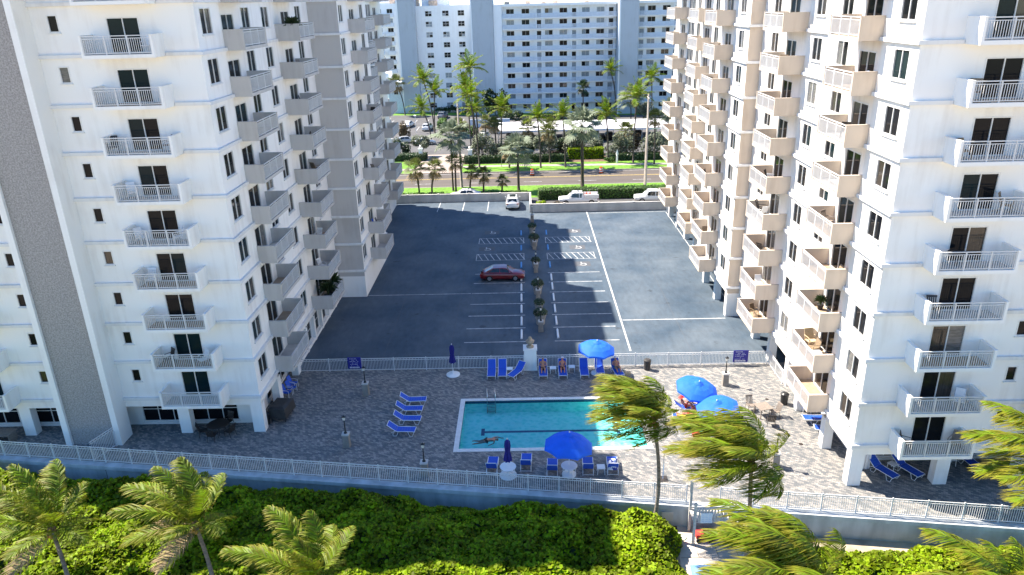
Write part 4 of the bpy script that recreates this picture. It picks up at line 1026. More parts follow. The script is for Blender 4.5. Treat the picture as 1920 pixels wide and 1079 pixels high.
for i, (x, y, rx, h, m_, lb) in enumerate(((-4.2, 139.5, 2.2, 3.6, 'button', 'grey-green bush between driveway bush and short palm'), (.8, 138.6, 2.0, 3.2, 'darkleaf', 'dark bush behind the short palm on the far verge'), (7.2, 140.4, 1.8, 3.4, 'darkleaf', 'dark bush between the two silver-green bushes'), (13.6, 141., 2.0, 3.8, 'button', 'grey-green bush behind the yellow-green hedge'), (20.9, 139.6, 2.2, 4.2, 'brownleaf', 'bronze bush near the right concrete pole'), (27, 138, 3., 4.6, 'button', 'silver-green bush at the right end of the far bed'), (-13.6, 163, 2.0, 3.4, 'hedgeleaf', 'green bush on the island left of the palm cluster'), (-6.6, 168, 2.4, 3.0, 'darkleaf', 'dark bush left of the carport roof'), (-2, 181, 3.2, 3.4, 'darkleaf', 'dark bush before the left end of the gallery block'), (8, 182, 4, 2.4, 'darkleaf', 'low dark planting before the middle of the gallery block'), (17.5, 182, 4, 2.6, 'darkleaf', 'low dark planting before the right end of the gallery block'), (29.5, 182, 3, 4.4, 'button', 'grey bush at the foot of the last stair tower'))):
    shrub(lb, x, y, rx, 1.5, h, m_, n=1300, lobes=8)
shrub('bright green shrub inside the deck parapet corner', 2.3, 102.0, 1.0, .8, 1.3, 'grape', n=700, size=.11, z0=.1, group='small shrubs by the deck parapet')
shrub('dry brownish shrub beside the white service truck', 5.2, 102.1, 1.4, .6, 1.1, 'brownleaf', n=600, size=.09, z0=.1, group='small shrubs by the deck parapet')
shrub('low shrub under the coconut palm on the far verge', 15.6, 133.4, 1.2, .7, .9, 'hedgeleaf', n=400, z0=.05, group='small shrubs by the deck parapet')
shrub('small green bush on the beach path near the bottom right palm', 12.3, 33.0, 1.15, .8, .4, 'grape', n=900, size=.10, z0=-1.4, group='bushes on the beach side')
def hedge(label, x0, x1, y0, y1, h, m='hedgeleaf', n=3000, size=.10, lump=.12):
    t = thing('clipped_hedge', label, 'hedge', ((x0+x1)/2, (y0+y1)/2, 0), 0, 'clipped hedges'); a, b = (x1-x0)/2, (y1-y0)/2
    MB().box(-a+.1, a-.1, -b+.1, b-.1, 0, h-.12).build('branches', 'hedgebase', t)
    A = np.array([2*a*2*b, 2*a*h, 2*a*h, 2*b*h, 2*b*h]); k = rng.choice(5, n, p=A/A.sum()); u, v = rng.uniform(-1, 1, n), rng.uniform(-1, 1, n); w = rng.uniform(0, 1, n)
    P = np.zeros((n, 3)); N_ = np.zeros((n, 3))
    for i, (fx, fy, fz, nn) in enumerate(((u*a, v*b, w*0+h, (0, 0, 1)), (u*a, v*0-b, w*h, (0, -1, 0)), (u*a, v*0+b, w*h, (0, 1, 0)), (u*0-a, v*b, w*h, (-1, 0, 0)), (u*0+a, v*b, w*h, (1, 0, 0)))):
        s_ = k == i; P[s_] = np.stack([fx, fy, fz], 1)[s_]; N_[s_] = nn
    P += N_*rng.uniform(-.15, lump, n)[:, None]; P[:, 2] = np.maximum(P[:, 2], .05)
    V, F, rd = leafcloud(P, size, N_, up=.2, asp=.7); ob('foliage', meshnp('foliage', V, [F], m, {'rnd': rd}), t); return t
hedge('clipped hedge behind the parked white trucks', 2.2, 21.5, 106.9, 108.9, 1.5, n=6500)
hedge('low hedge between the deck parapet and the near lawn on the left', -21, -12.2, 108.6, 110., .8, n=2600)
hedge('low hedge left of the white SUV behind the parapet', -5.8, .5, 109., 110.2, .75, n=1800)
hedge('yellow-green clipped hedge in front of the carport', 8.5, 15., 136.6, 138.4, 1.9, 'grape', n=2200, size=.14)
hedge('dark hedge behind the left part of the far verge', -10.8, 8.3, 134.6, 136.2, 1.3, 'darkleaf', n=3200, size=.14)
hedge('dark hedge behind the right part of the far verge', 15.4, 40, 134.4, 136, 1.2, 'darkleaf', n=3200, size=.14)
hedge('hedge by the entrance sign left of the driveway', -27, -18.4, 138.2, 140.6, 1.2, 'darkleaf', n=1800, size=.14)
hedge('clipped green island hedge in the far car park', -20.2, -18.6, 176, 183, 1.5, 'hedgeleaf', n=1200, size=.18)
# far tree line
P = []
n = 5200
yy = rng.uniform(420, 1500, n); xx = rng.uniform(-.45, .45, n)*yy*1.5; zz = rng.uniform(0, 1, n)**.7*(7+6*vnoise(xx, yy, 60, 9)+.004*yy)
V, F, rd = leafcloud(np.stack([xx, yy, zz], 1), 5.5, up=.3)
o = ob('far_trees', meshnp('far_trees', V, [F], 'darkleaf', {'rnd': rd})); o['kind'] = 'stuff'; o['label'] = 'distant dark tree line on the horizon behind the far blocks'; o['category'] = 'trees'

# ================================================================== POOL FURNITURE
def make_lounger(th=38):
    """origin under the seat middle, foot end at +x"""
    t = thing('sun_lounger', 'x', 'sun lounger'); w = .33; c, s_ = math.cos(R(th)), math.sin(R(th)); bl = .78
    hx, hz = -.3-bl*c, .38+bl*s_
    fr = MB()
    for y in (-w, w):
        fr.tube([(.98, y, .36), (.9, y, .38), (-.3, y, .38)], .02, 6); fr.tube([(-.3, y, .38), (hx, y, hz)], .02, 6)
        fr.tube([(.95, y, .38), (.82, y, .02), (.62, y, .02), (.5, y, .37)], .018, 6); fr.tube([(-.15, y, .37), (-.3, y, .02), (-.52, y, .02), (-.62, y, .3), (-.4, y, .38)], .018, 6)
    fr.tube([(.98, -w, .36), (.98, w, .36)], .02, 6); fr.tube([(hx, -w, hz), (hx, w, hz)], .02, 6); fr.tube([(-.55, -w, .1), (-.55, w, .1)], .015, 6)
    fr.build('frame', 'plastic', t)
    def sling(p, q, n=9, sag=.03):
        k = MB()
        for i in range(n):
            for (a_, b_) in ((i/n, (i+.94)/n),):
                z = lambda u: -sag*math.sin(PI*u)
                A = [p[0]+(q[0]-p[0])*a_, p[2]+(q[2]-p[2])*a_+z(a_)]; B = [p[0]+(q[0]-p[0])*b_, p[2]+(q[2]-p[2])*b_+z(b_)]
                k.add([(A[0], -w, A[1]), (A[0], w, A[1]), (B[0], w, B[1]), (B[0], -w, B[1]), (A[0], -w, A[1]-.012), (A[0], w, A[1]-.012), (B[0], w, B[1]-.012), (B[0], -w, B[1]-.012)],
                      [(0, 1, 2, 3), (7, 6, 5, 4), (0, 4, 5, 1), (2, 6, 7, 3)])
        return k
    sling((-.3, 0, .395), (.97, 0, .395), 7).build('seat', 'blue', t)
    sling((-.32, 0, .40), (hx, 0, hz+.012), 5).build('backrest', 'blue', t)
    return t
LO = {a_: make_lounger(a_) for a_ in (38, 58, 5)}; used = set()
def lounger(label, x, y, rz, th=38, group='blue sling sun loungers round the pool'):
    if th not in used: o = LO[th]; used.add(th); o['label'] = label; o.location = (x, y, .003); o.rotation_euler = (0, 0, R(rz))
    else: o = dup(LO[th], label, (x, y, .003), R(rz))
    o['group'] = group; return o
F_, B2 = -90, 90
lounger('empty blue lounger at the rear fence, leftmost of three left of the pillar', -2.85, 52.2, F_, 58)
lounger('empty blue lounger at the rear fence, middle of three left of the pillar', -2.0, 52.2, F_, 58)
lounger('blue lounger turned askew just left of the urn pillar', -.85, 52.0, -122)
lounger('blue lounger just right of the urn pillar, with a sunbather in black', 1.25, 52.1, F_, 58)
lounger('blue lounger second right of the urn pillar, with a sunbather in a hat', 2.8, 52.1, F_, 58)
lounger('half sunlit blue lounger left of the rear umbrella', 4.5, 52.1, F_, 58)
lounger('blue lounger under the rear open umbrella', 5.75, 52.45, F_, 58)
lounger('blue lounger right of the rear umbrella, occupied by a dark figure', 7.1, 52.0, -80, 58)
for i, (x, y, n) in enumerate(((-8.55, 47.85, 'farthest'), (-8.65, 46.55, 'second farthest'), (-8.6, 45.2, 'second nearest'), (-8.8, 43.75, 'nearest'))):
    lounger(f'blue lounger in the row of four left of the pool, {n} from the viewer', x, y, 2-i*2, 38)
for x, y, n in ((-2.35, 39.3, 'leftmost'), (-.2, 39.6, 'second from left'), (1.45, 39.0, 'third from left'), (3.7, 39.1, 'fourth from left'), (5.25, 39.1, 'rightmost, with a printed towel')):
    lounger(f'blue lounger facing the pool from the front fence, {n}', x, y, B2-3, 58)
lounger('blue lounger with a sunbather at the far left of the right umbrellas', 11.35, 46.1, 4, 38)
lounger('blue lounger with a yellow towel and red-hatted sunbather', 11.2, 44.75, -6, 5)
lounger('blue lounger with a green towel by the right umbrellas', 12.5, 43.3, -8, 38)
lounger('blue lounger behind the swept palm on the right deck', 12.2, 40.7, -12, 5)
lounger('blue lounger half in shade under the right tower edge', 20.1, 44.35, 0, 5)
lounger('blue lounger beside the right tower column', 20.4, 42.9, -10, 5)
lounger('left one of two blue loungers under the right tower front balcony', 21.75, 38.35, -62, 38)
lounger('right one of two blue loungers under the right tower front balcony', 23.3, 38.45, -62, 38)
lounger('blue lounger at the far right under the right tower', 27.5, 39.0, -80, 58)

def side_table(label, x, y, rz=0, s_=1.):
    t = thing('side_table', label, 'table', (x, y, .003), R(rz), 'small white side tables'); k = MB(); k.box(-.25*s_, .25*s_, -.25*s_, .25*s_, .42, .46); k.build('table_top', 'plastic', t)
    for a_ in (-1, 1):
        for b_ in (-1, 1): MB().tube([(a_*.2*s_, b_*.2*s_, .42), (a_*.23*s_, b_*.23*s_, 0)], .02, 6).build('leg', 'plastic', t)
side_table('white side table left of the pillar between two loungers', -1.42, 52.35)
side_table('white side table between the two sunbathers at the rear fence', 2.05, 52.35)
side_table('white side table right of the hatted sunbather', 3.55, 52.5)
side_table('white side table beside the towel lounger at the front fence', 4.5, 38.9)
side_table('white side table between the two loungers under the right tower', 22.6, 38.75, 28)
side_table('white side table at the far right under the right tower', 26.4, 39.2)

def umbrella_base(t, wide=.45):
    MB().lathe([(wide, 0), (wide, .06), (wide*.85, .1), (.09, .13), (.06, .35), (.03, .36)], 18).build('base', 'plastic', t, True)
def open_umbrella(label, x, y, r, ztop, drop, tilt=(0, 0), m='canvas', table=False, seed=1):
    t = thing('umbrella', label, 'umbrella', (x, y, .003), 0, 'open blue umbrellas'); umbrella_base(t)
    MB().tube([(0, 0, .1), (0, 0, ztop+.1)], .022, 8).build('pole', 'plastic', t)
    k = MB(); n = 8; sub = 6; rings = [(.0, 0.), (.25, .10), (.5, .26), (.75, .55), (1., 1.)]
    vs = [(0, 0, 0)]; fs = []; N_ = n*sub
    for fr_, dz in rings[1:]:
        for i in range(N_):
            a_ = 2*PI*i/N_; ph = (i % sub)/sub; sag = math.sin(PI*ph); rr = r*fr_*(1-.075*sag*fr_)
            vs.append((rr*math.cos(a_), rr*math.sin(a_), -drop*dz+drop*.12*sag*fr_*(1-fr_*.3)))
    for i in range(N_): fs.append((0, 1+i, 1+(i+1) % N_))
    for j in range(len(rings)-2):
        for i in range(N_): i2 = (i+1) % N_; fs.append((1+j*N_+i, 1+(j+1)*N_+i, 1+(j+1)*N_+i2, 1+j*N_+i2))
    vb = 1+(len(rings)-2)*N_; o0 = len(vs)
    for i in range(N_): v = vs[vb+i]; vs.append((v[0]*1.01, v[1]*1.01, v[2]-.14))
    for i in range(N_): i2 = (i+1) % N_; fs.append((vb+i, o0+i, o0+i2, vb+i2))
    k.add(vs, fs); c = k.build('canopy', m, t, False, (0, 0, ztop)); c.rotation_euler = (tilt[0], tilt[1], .3)
    k = MB(); k.lathe([(.34, -.03), (.2, .05), (.05, .11)], 16); k.build('vent_cap', m, c)
    k = MB(); k.lathe([(.03, .1), (.045, .14), (.03, .2), (.005, .22)], 8); k.build('finial', 'plastic', c)
    for i in range(8):
        a_ = 2*PI*i/8; MB().tube([(0, 0, -.03), (r*.99*math.cos(a_), r*.99*math.sin(a_), -drop-.02)], .011, 4).build('rib', 'plastic', c)
    return t
def closed_umbrella(label, x, y, ztop):
    t = thing('umbrella', label, 'umbrella', (x, y, .003), 0, 'closed navy umbrellas'); umbrella_base(t, .55)
    MB().tube([(0, 0, .1), (0, 0, ztop+.05)], .022, 8).build('pole', 'plastic', t)
    prof = [(.03, ztop), (.13, ztop-.12), (.16, ztop-.45), (.13, ztop-.85), (.19, ztop-1.25), (.22, ztop-1.55), (.12, ztop-1.58)]
    vs = []; fs = []; N_ = 24
    for r, z in prof:
        for i in range(N_): a_ = 2*PI*i/N_; rr = r*(1+.28*math.cos(a_*6)); vs.append((rr*math.cos(a_), rr*math.sin(a_), z))
    for j in range(len(prof)-1):
        for i in range(N_): i2 = (i+1) % N_; fs.append((j*N_+i, j*N_+i2, (j+1)*N_+i2, (j+1)*N_+i))
    fs.append(tuple(range(N_))); k = MB(); k.add(vs, fs); k.build('folded_canopy', 'navy', t)
    k = MB(); k.lathe([(.165, ztop-.88), (.165, ztop-.83)], 12); k.build('tie', 'navy', t)
    k = MB(); k.lathe([(.03, ztop), (.04, ztop+.06), (.01, ztop+.12)], 8); k.build('finial', 'plastic', t)
closed_umbrella('closed navy umbrella at the rear fence left of the loungers', -5.95, 52.3, 2.65)
closed_umbrella('closed navy umbrella at the front fence by the left end of the pool', -1.33, 38.75, 2.65)
open_umbrella('open blue umbrella at the rear fence behind the pool', 5.5, 52.1, 1.5, 2.75, .62, (.04, .06))
open_umbrella('dark blue open umbrella at the front fence by the pool edge', 2.49, 38.75, 1.55, 2.95, .8, (-.05, .08), 'canvas')
open_umbrella('open blue umbrella over the sunbathers right of the pool, farther one', 12.1, 46.0, 1.52, 2.35, .55, (.22, .10))
open_umbrella('open blue umbrella right of the pool, nearer one partly behind the palm', 12.9, 44.0, 1.5, 1.95, .5, (.05, -.18))
# round white tables round the front umbrella poles
for x, y, n in ((-1.33, 38.7, 'closed navy'), (2.49, 38.7, 'dark blue open')):
    t = thing('round_table', f'round white table round the pole of the {n} front umbrella', 'table', (x, y, .003), 0, 'round white umbrella tables')
    k = MB(); k.lathe([(.06, .68), (.5, .68), (.52, .7), (.5, .73), (.06, .73)], 20); k.build('table_top', 'plastic', t)
    for i in range(4): a_ = i*PI/2+.4; MB().tube([(.4*math.cos(a_), .4*math.sin(a_), .69), (.47*math.cos(a_), .47*math.sin(a_), 0)], .022, 6).build('leg', 'plastic', t)

# ---- chairs and tables
def chair(label, x, y, rz, m, fm, z=.003, slat=True, s_=1., name='patio_chair', group=None):
    t = thing(name, label, 'chair', (x, y, z), R(rz), group); t.scale = (s_, s_, s_)
    MB().box(-.25, .25, -.24, .26, .4, .44).build('seat', m, t)
    k = MB()
    if slat:
        for i in range(5): k.add([(-.24+i*.105, .25, .46), (-.18+i*.105, .25, .46), (-.18+i*.105, .40, .95), (-.24+i*.105, .40, .95), (-.24+i*.105, .28, .46), (-.18+i*.105, .28, .46), (-.18+i*.105, .43, .95), (-.24+i*.105, .43, .95)], [(0, 1, 2, 3), (7, 6, 5, 4), (0, 3, 7, 4), (1, 5, 6, 2), (3, 2, 6, 7)])
        k.add([(-.27, .385, .92), (.27, .385, .92), (.27, .42, 1.02), (-.27, .42, 1.02), (-.27, .42, .92), (.27, .42, .92), (.27, .455, 1.02), (-.27, .455, 1.02)], [(0, 1, 2, 3), (7, 6, 5, 4), (0, 3, 7, 4), (1, 5, 6, 2), (3, 2, 6, 7), (0, 4, 5, 1)])
    else:
        k.add([(-.25, .25, .45), (.25, .25, .45), (.25, .42, .98), (-.25, .42, .98), (-.25, .28, .45), (.25, .28, .45), (.25, .45, .98), (-.25, .45, .98)], [(0, 1, 2, 3), (7, 6, 5, 4), (0, 3, 7, 4), (1, 5, 6, 2), (3, 2, 6, 7), (0, 4, 5, 1)])
    k.build('backrest', m, t)
    for sx in (-1, 1):
        MB().tube([(sx*.27, -.22, 0), (sx*.27, -.22, .62), (sx*.27, -.1, .65), (sx*.27, .32, .65)], .02, 6).build('arm', fm, t)
        MB().tube([(sx*.26, .22, .42), (sx*.27, .34, 0)], .02, 6).build('leg', fm, t)
    return t
gp = 'grey-brown resin chairs right of the pool'
t = thing('patio_table', 'grey-brown square patio table right of the pool', 'table', (16.6, 45.4, .003), R(15)); MB().box(-.5, .5, -.5, .5, .7, .74).build('table_top', 'taupe_r', t)
for a_ in (-.42, .42):
    for b_ in (-.42, .42): MB().box(a_-.03, a_+.03, b_-.03, b_+.03, 0, .7).build('leg', 'taupe_r', t)
chair('grey-brown slatted chair behind the patio table right of the pool', 15.95, 46.1, 10, 'taupe_r', 'taupe_r', group=gp)
chair('grey-brown slatted chair right of the patio table', 17.35, 45.2, -75, 'taupe_r', 'taupe_r', group=gp)
chair('dark slatted chair on the near side of the patio table', 16.75, 44.1, 170, 'dkbrown', 'dkbrown', group=gp)
for i, (x, y, n) in enumerate(((-18.3, 50.6, 'farthest'), (-18.2, 49.9, 'middle'), (-18.35, 49.2, 'nearest'))): chair(f'blue sling chair with white frame at the left arcade, {n} of three', x, y, 78, 'blue', 'plastic', slat=False, group='blue sling chairs by the arcades')
chair('blue sling chair with white frame at the right arcade', 19.75, 45.75, -100, 'blue', 'plastic', slat=False, group='blue sling chairs by the arcades')
t = thing('round_table', 'dark round patio table under the left front balcony', 'table', (-21.75, 44.25, .003)); k = MB(); k.lathe([(.05, .7), (.72, .7), (.74, .72), (.72, .745), (.05, .745)], 20); k.build('table_top', 'dkbrown', t)
for i in range(4): a_ = i*PI/2+.4; MB().tube([(.3*math.cos(a_), .3*math.sin(a_), .7), (.5*math.cos(a_), .5*math.sin(a_), 0)], .025, 6).build('leg', 'dkbrown', t)
for a_, n in ((200, 'left of'), (265, 'in front of'), (335, 'right of'), (70, 'behind')): chair(f'dark patio chair {n} the dark round table', -21.75+1.0*math.cos(R(a_)), 44.25+.9*math.sin(R(a_)), a_-90, 'dkbrown', 'dkbrown', group='dark chairs under the left balcony')
t = thing('patio_table', 'pale patio table set at the left edge under the left tower wing', 'table', (-36.6, 43.6, .003)); MB().box(-.7, .7, -.5, .5, .7, .75).build('table_top', 'taupe_r', t)
for a_ in (-.6, .6): MB().box(a_-.03, a_+.03, -.4, .4, 0, .7).build('leg', 'taupe_r', t)
# covered grill
gr = thing('covered_grill', 'grill under a dark brown fabric cover by the left tower corner', 'grill', (-17.9, 46.3, .003), R(-6))
k = MB(); k.taper(0, 0, .35, 1.08, .68, .9, .62, .82); k.taper(0, 0, 1.08, 1.16, .62, .82, .4, .6); k.build('cover', 'cover', gr, False)
for a_ in (-.5, .5):
    for b_ in (-.7, .7): MB().tube([(a_, b_, .36), (a_, b_, 0)], .03, 6).build('leg', 'black', gr)
# waste bins near the left column and the right fence
def bin_(label, x, y, m):
    t = thing('waste_bin', label, 'bin', (x, y, .003)); k = MB(); k.lathe([(.24, 0), (.28, .75), (.29, .78)], 14); k.build('body', m, t); k = MB(); k.lathe([(.3, .78), (.3, .84), (.18, .93)], 14); k.build('lid', m, t)
bin_('black waste bin behind the left tower corner column', -18.75, 45.4, 'black')
bin_('dark waste bin at the rear fence right of the umbrella', 9.6, 52.6, 'cover')
bin_('dark waste bin at the right arcade by the first side balcony', 18.6, 46.9, 'black')
# stacked shutters leaning under the right tower
t = thing('storm_shutter', 'white corrugated storm panels standing in the right arcade', 'panel', (20.75, 38.9, .003))
for i in range(6): MB().box(-.5+i*.17, -.36+i*.17, -.05+.03*(i % 2), .02+.03*(i % 2), 0, 1.75).build('panel', 'plastic', t)

# ---- lantern lamps
def make_lamp():
    t = thing('lantern_lamp', 'x', 'lamp')
    MB().taper(0, 0, 0, .95, .23, .23, .20, .20).build('pedestal', 'polecon', t); MB().box(-.24, .24, -.24, .24, .95, 1.05).build('pedestal_cap', 'concrete', t)
    k = MB(); k.lathe([(.12, 1.05), (.1, 1.12), (.045, 1.2), (.035, 2.0), (.06, 2.05)], 10); k.build('post', 'black', t, True)
    k = MB(); k.taper(0, 0, 2.05, 2.3, .06, .06, .1, .1); k.build('lantern', 'lamp', t)
    k = MB(); k.taper(0, 0, 2.3, 2.38, .14, .14, .03, .03); k.box(-.02, .02, -.02, .02, 2.38, 2.43); k.build('lantern_cap', 'black', t); return t
L0 = make_lamp(); first = True
for x, y, lb in ((-12.37, 49.34, 'black lantern on white pedestal on the left deck, farther from the viewer'), (-12.3, 42.3, 'black lantern on white pedestal on the left deck, nearer to the viewer'), (15.1, 49.87, 'black lantern on white pedestal on the sunny right deck, near the rear fence'), (15.5, 39.3, 'black lantern on white pedestal on the right deck behind the swept palm'),
                 (-6.6, 38.9, 'black lantern on white pedestal half hidden behind the front fence'),
                 (1.3, 60.3, 'black lantern on white pedestal in the planter row, nearest the pool fence'), (1.22, 68.0, 'black lantern on white pedestal in the planter row, second from the pool fence'), (1.15, 75.8, 'black lantern on white pedestal in the planter row, third from the pool fence'), (1.15, 83.8, 'black lantern on white pedestal in the planter row, fourth from the pool fence'), (1.05, 95.5, 'black lantern on white pedestal in the planter row, nearest the street parapet')):
    if first: o = L0; o['label'] = lb; o.location = (x, y, .003); first = False
    else: o = dup(L0, lb, (x, y, .003))
    o['group'] = 'lanterns on white pedestals'
# ---- planters with shrubs
def planter(label, x, y, s_, seed):
    t = thing('planter', label, 'planter', (x, y, .003), 0, 'potted shrubs along the middle of the parking deck'); t.scale = (s_, s_, s_)
    k = MB(); k.lathe([(.36, 0), (.38, .08), (.42, .5), (.55, .92), (.6, .98), (.6, 1.05), (.52, 1.05), (.5, .98)], 16); k.build('pot', 'pot', t, True)
    r = np.random.default_rng(seed); n = 420; d = r.normal(size=(n, 3)); d /= np.linalg.norm(d, axis=1)[:, None]; d[:, 2] = np.abs(d[:, 2])
    P_ = d*(r.uniform(.5, 1, n)**.5)[:, None]*np.array([.72, .72, .62])+np.array([0, 0, 1.05]); V, F, rd = leafcloud(P_, .09, d, up=.2, asp=.5)
    ob('shrub', meshnp('shrub', V, [F], 'darkleaf', {'rnd': rd}), t)
for i, (y, s_, x) in enumerate(((61.9, 1.0, 1.3), (64.9, .8, 1.25), (69.4, 1.0, 1.2), (77.2, .8, 1.15), (85.0, 1.0, 1.1), (90.2, .88, .95))):
    planter(f'concrete pot with dark round shrub in the planter row, {["nearest the pool fence", "second from the pool fence", "third from the pool fence", "third from the street", "second from the street", "nearest the street"][i]}', x, y, s_, i)

# ---- outdoor shower, beach stairs
t = thing('outdoor_shower', 'slim grey outdoor shower post by the front fence right of the pool', 'shower', (8.25, 38.15, .003)); MB().tube([(0, 0, 0), (0, 0, 2.0), (-.03, 0, 2.12), (-.16, 0, 2.12), (-.2, 0, 2.05)], .03, 8).build('post', 'steel', t, True); MB().box(-.28, .28, -.28, .28, 0, .03).build('foot_plate', 'dkbrown', t)
struct('beach_path', MB().poly([(8.7, 35.6), (14.6, 35.3), (14.4, 34.2), (12.2, 33.4), (11.4, 31), (11.6, 24), (7.9, 24), (8.1, 31), (8.4, 33.5)], -1.49), 'path')
struct('path_soil', MB().poly([(4, 36.3), (9.2, 35.55), (8.9, 34.6), (7.6, 34.2), (6, 35.6)], -1.494), 'soil')
tag(MB().add([(8.75, 32.35, -1.482), (10.95, 32.3, -1.482), (11.2, 24, -1.482), (8.3, 24, -1.482), (8.75, 32.35, -1.486), (10.95, 32.3, -1.486)], [(0, 1, 2, 3), (0, 4, 5, 1)]).build('beach_mat', 'mat_blue'), 'blue roll-out mat on the beach path at the bottom', 'mat')
for x in (9.72, 9.9): MB().box(x, x+.05, 24, 32.3, -1.48, -1.478).build('stripe', 'paint', bpy.data.objects['beach_mat'])
mb = MB()
for y in (32.9, 34.2): mb.box(8.4, 13, y, y+.025, -1.4895, -1.4865)
for x in (9.4, 10.5, 11.6, 12.7): mb.box(x, x+.025, 32.95, 35.3, -1.4895, -1.4865)
struct('path_joints', mb, 'soil')
ST_ = thing('beach_stairs', 'weathered white timber stairs with slatted railing from the deck to the beach path', 'stairs', (0, 0, 0))
ya = wy(10)-.48
for i in range(9): MB().box(9.25+i*.2, 9.43+i*.2, ya-1.25, ya, -.03, .03).build('deck_board', 'wood', ST_)
for i in range(8): MB().box(11.1+i*.3, 11.42+i*.3, ya-1.25-.0, ya-.02, -.2-.17*i, -.15-.17*i).build('tread', 'wood', ST_)
for x, z0_, z1_ in ((9.3, -1.5, 1.35), (11.0, -1.5, 1.0), (13.5, -1.5, -.35)): MB().box(x-.07, x+.07, ya-1.33, ya-1.19, z0_, z1_).build('post', 'wood', ST_)
MB().box(9.23, 9.37, ya-.15, ya-.01, -1.5, 1.9).build('post', 'wood', ST_)
def rail(x0, zz0, x1, zz1):
    k = MB(); y0_, y1_ = ya-1.3, ya-1.22
    k.add([(x0, y0_-.05, zz0), (x1, y0_-.05, zz1), (x1, y1_+.05, zz1), (x0, y1_+.05, zz0), (x0, y0_-.05, zz0+.07), (x1, y0_-.05, zz1+.07), (x1, y1_+.05, zz1+.07), (x0, y1_+.05, zz0+.07)], [(0, 3, 2, 1), (4, 5, 6, 7), (0, 1, 5, 4), (1, 2, 6, 5), (2, 3, 7, 6), (3, 0, 4, 7)])
    k.build('handrail', 'wood', ST_); n = int((x1-x0)/.17)
    for i in range(1, n):
        x = x0+(x1-x0)*i/n; z = zz0+(zz1-zz0)*i/n; MB().box(x-.045, x+.045, y0_+.02, y1_-.02, z-.95, z-.004).build('baluster', 'wood', ST_)
rail(9.37, .95, 10.93, .95); rail(11.07, .93, 13.45, -.42)
t = MB().box(9.6, 10.25, ya-1.36, ya-1.31, .05, .72).build('notice_board', 'plastic'); tag(t, 'white notice board on the railing of the beach stairs', 'sign')
for i in range(4):
    for j in range(3): MB().box(9.66+j*.19, 9.80+j*.19, ya-1.366, ya-1.361, .12+i*.15, .21+i*.15).build('notice_panel', 'farrail', t)
tag(MB().box(7.75, 8.45, wy(8)-.4, wy(8)-.345, -1.15, -.5).build('utility_box', 'concrete'), 'grey utility box on the sea wall left of the beach stairs', 'box')
mb = MB(); mb.tube([(8.75+.28*math.cos(a_), 34.6+.28*math.sin(a_), -1.46) for a_ in [i*PI/9 for i in range(19)]], .022, 6); tag(mb.build('hoop', 'mint', None, True), 'pale green hoop lying on the path below the stairs', 'hoop')
# trolley under the stairs
t = thing('beach_trolley', 'red and black beach trolley under the stairs', 'trolley', (10.0, ya-.9, -1.49)); MB().box(-.5, .5, -.25, .25, .25, .5).build('tub', 'cloth_red', t); MB().tube([(.5, 0, .4), (.85, 0, .9)], .02, 6).build('handle', 'black', t)
for a_ in (-.35, .35):
    k = MB(); k.tube([(a_, -.32, .16), (a_, -.26, .16)], .16, 12); k.build('wheel', 'tyre', t)
    k = MB(); k.tube([(a_, .26, .16), (a_, .32, .16)], .16, 12); k.build('wheel', 'tyre', t)

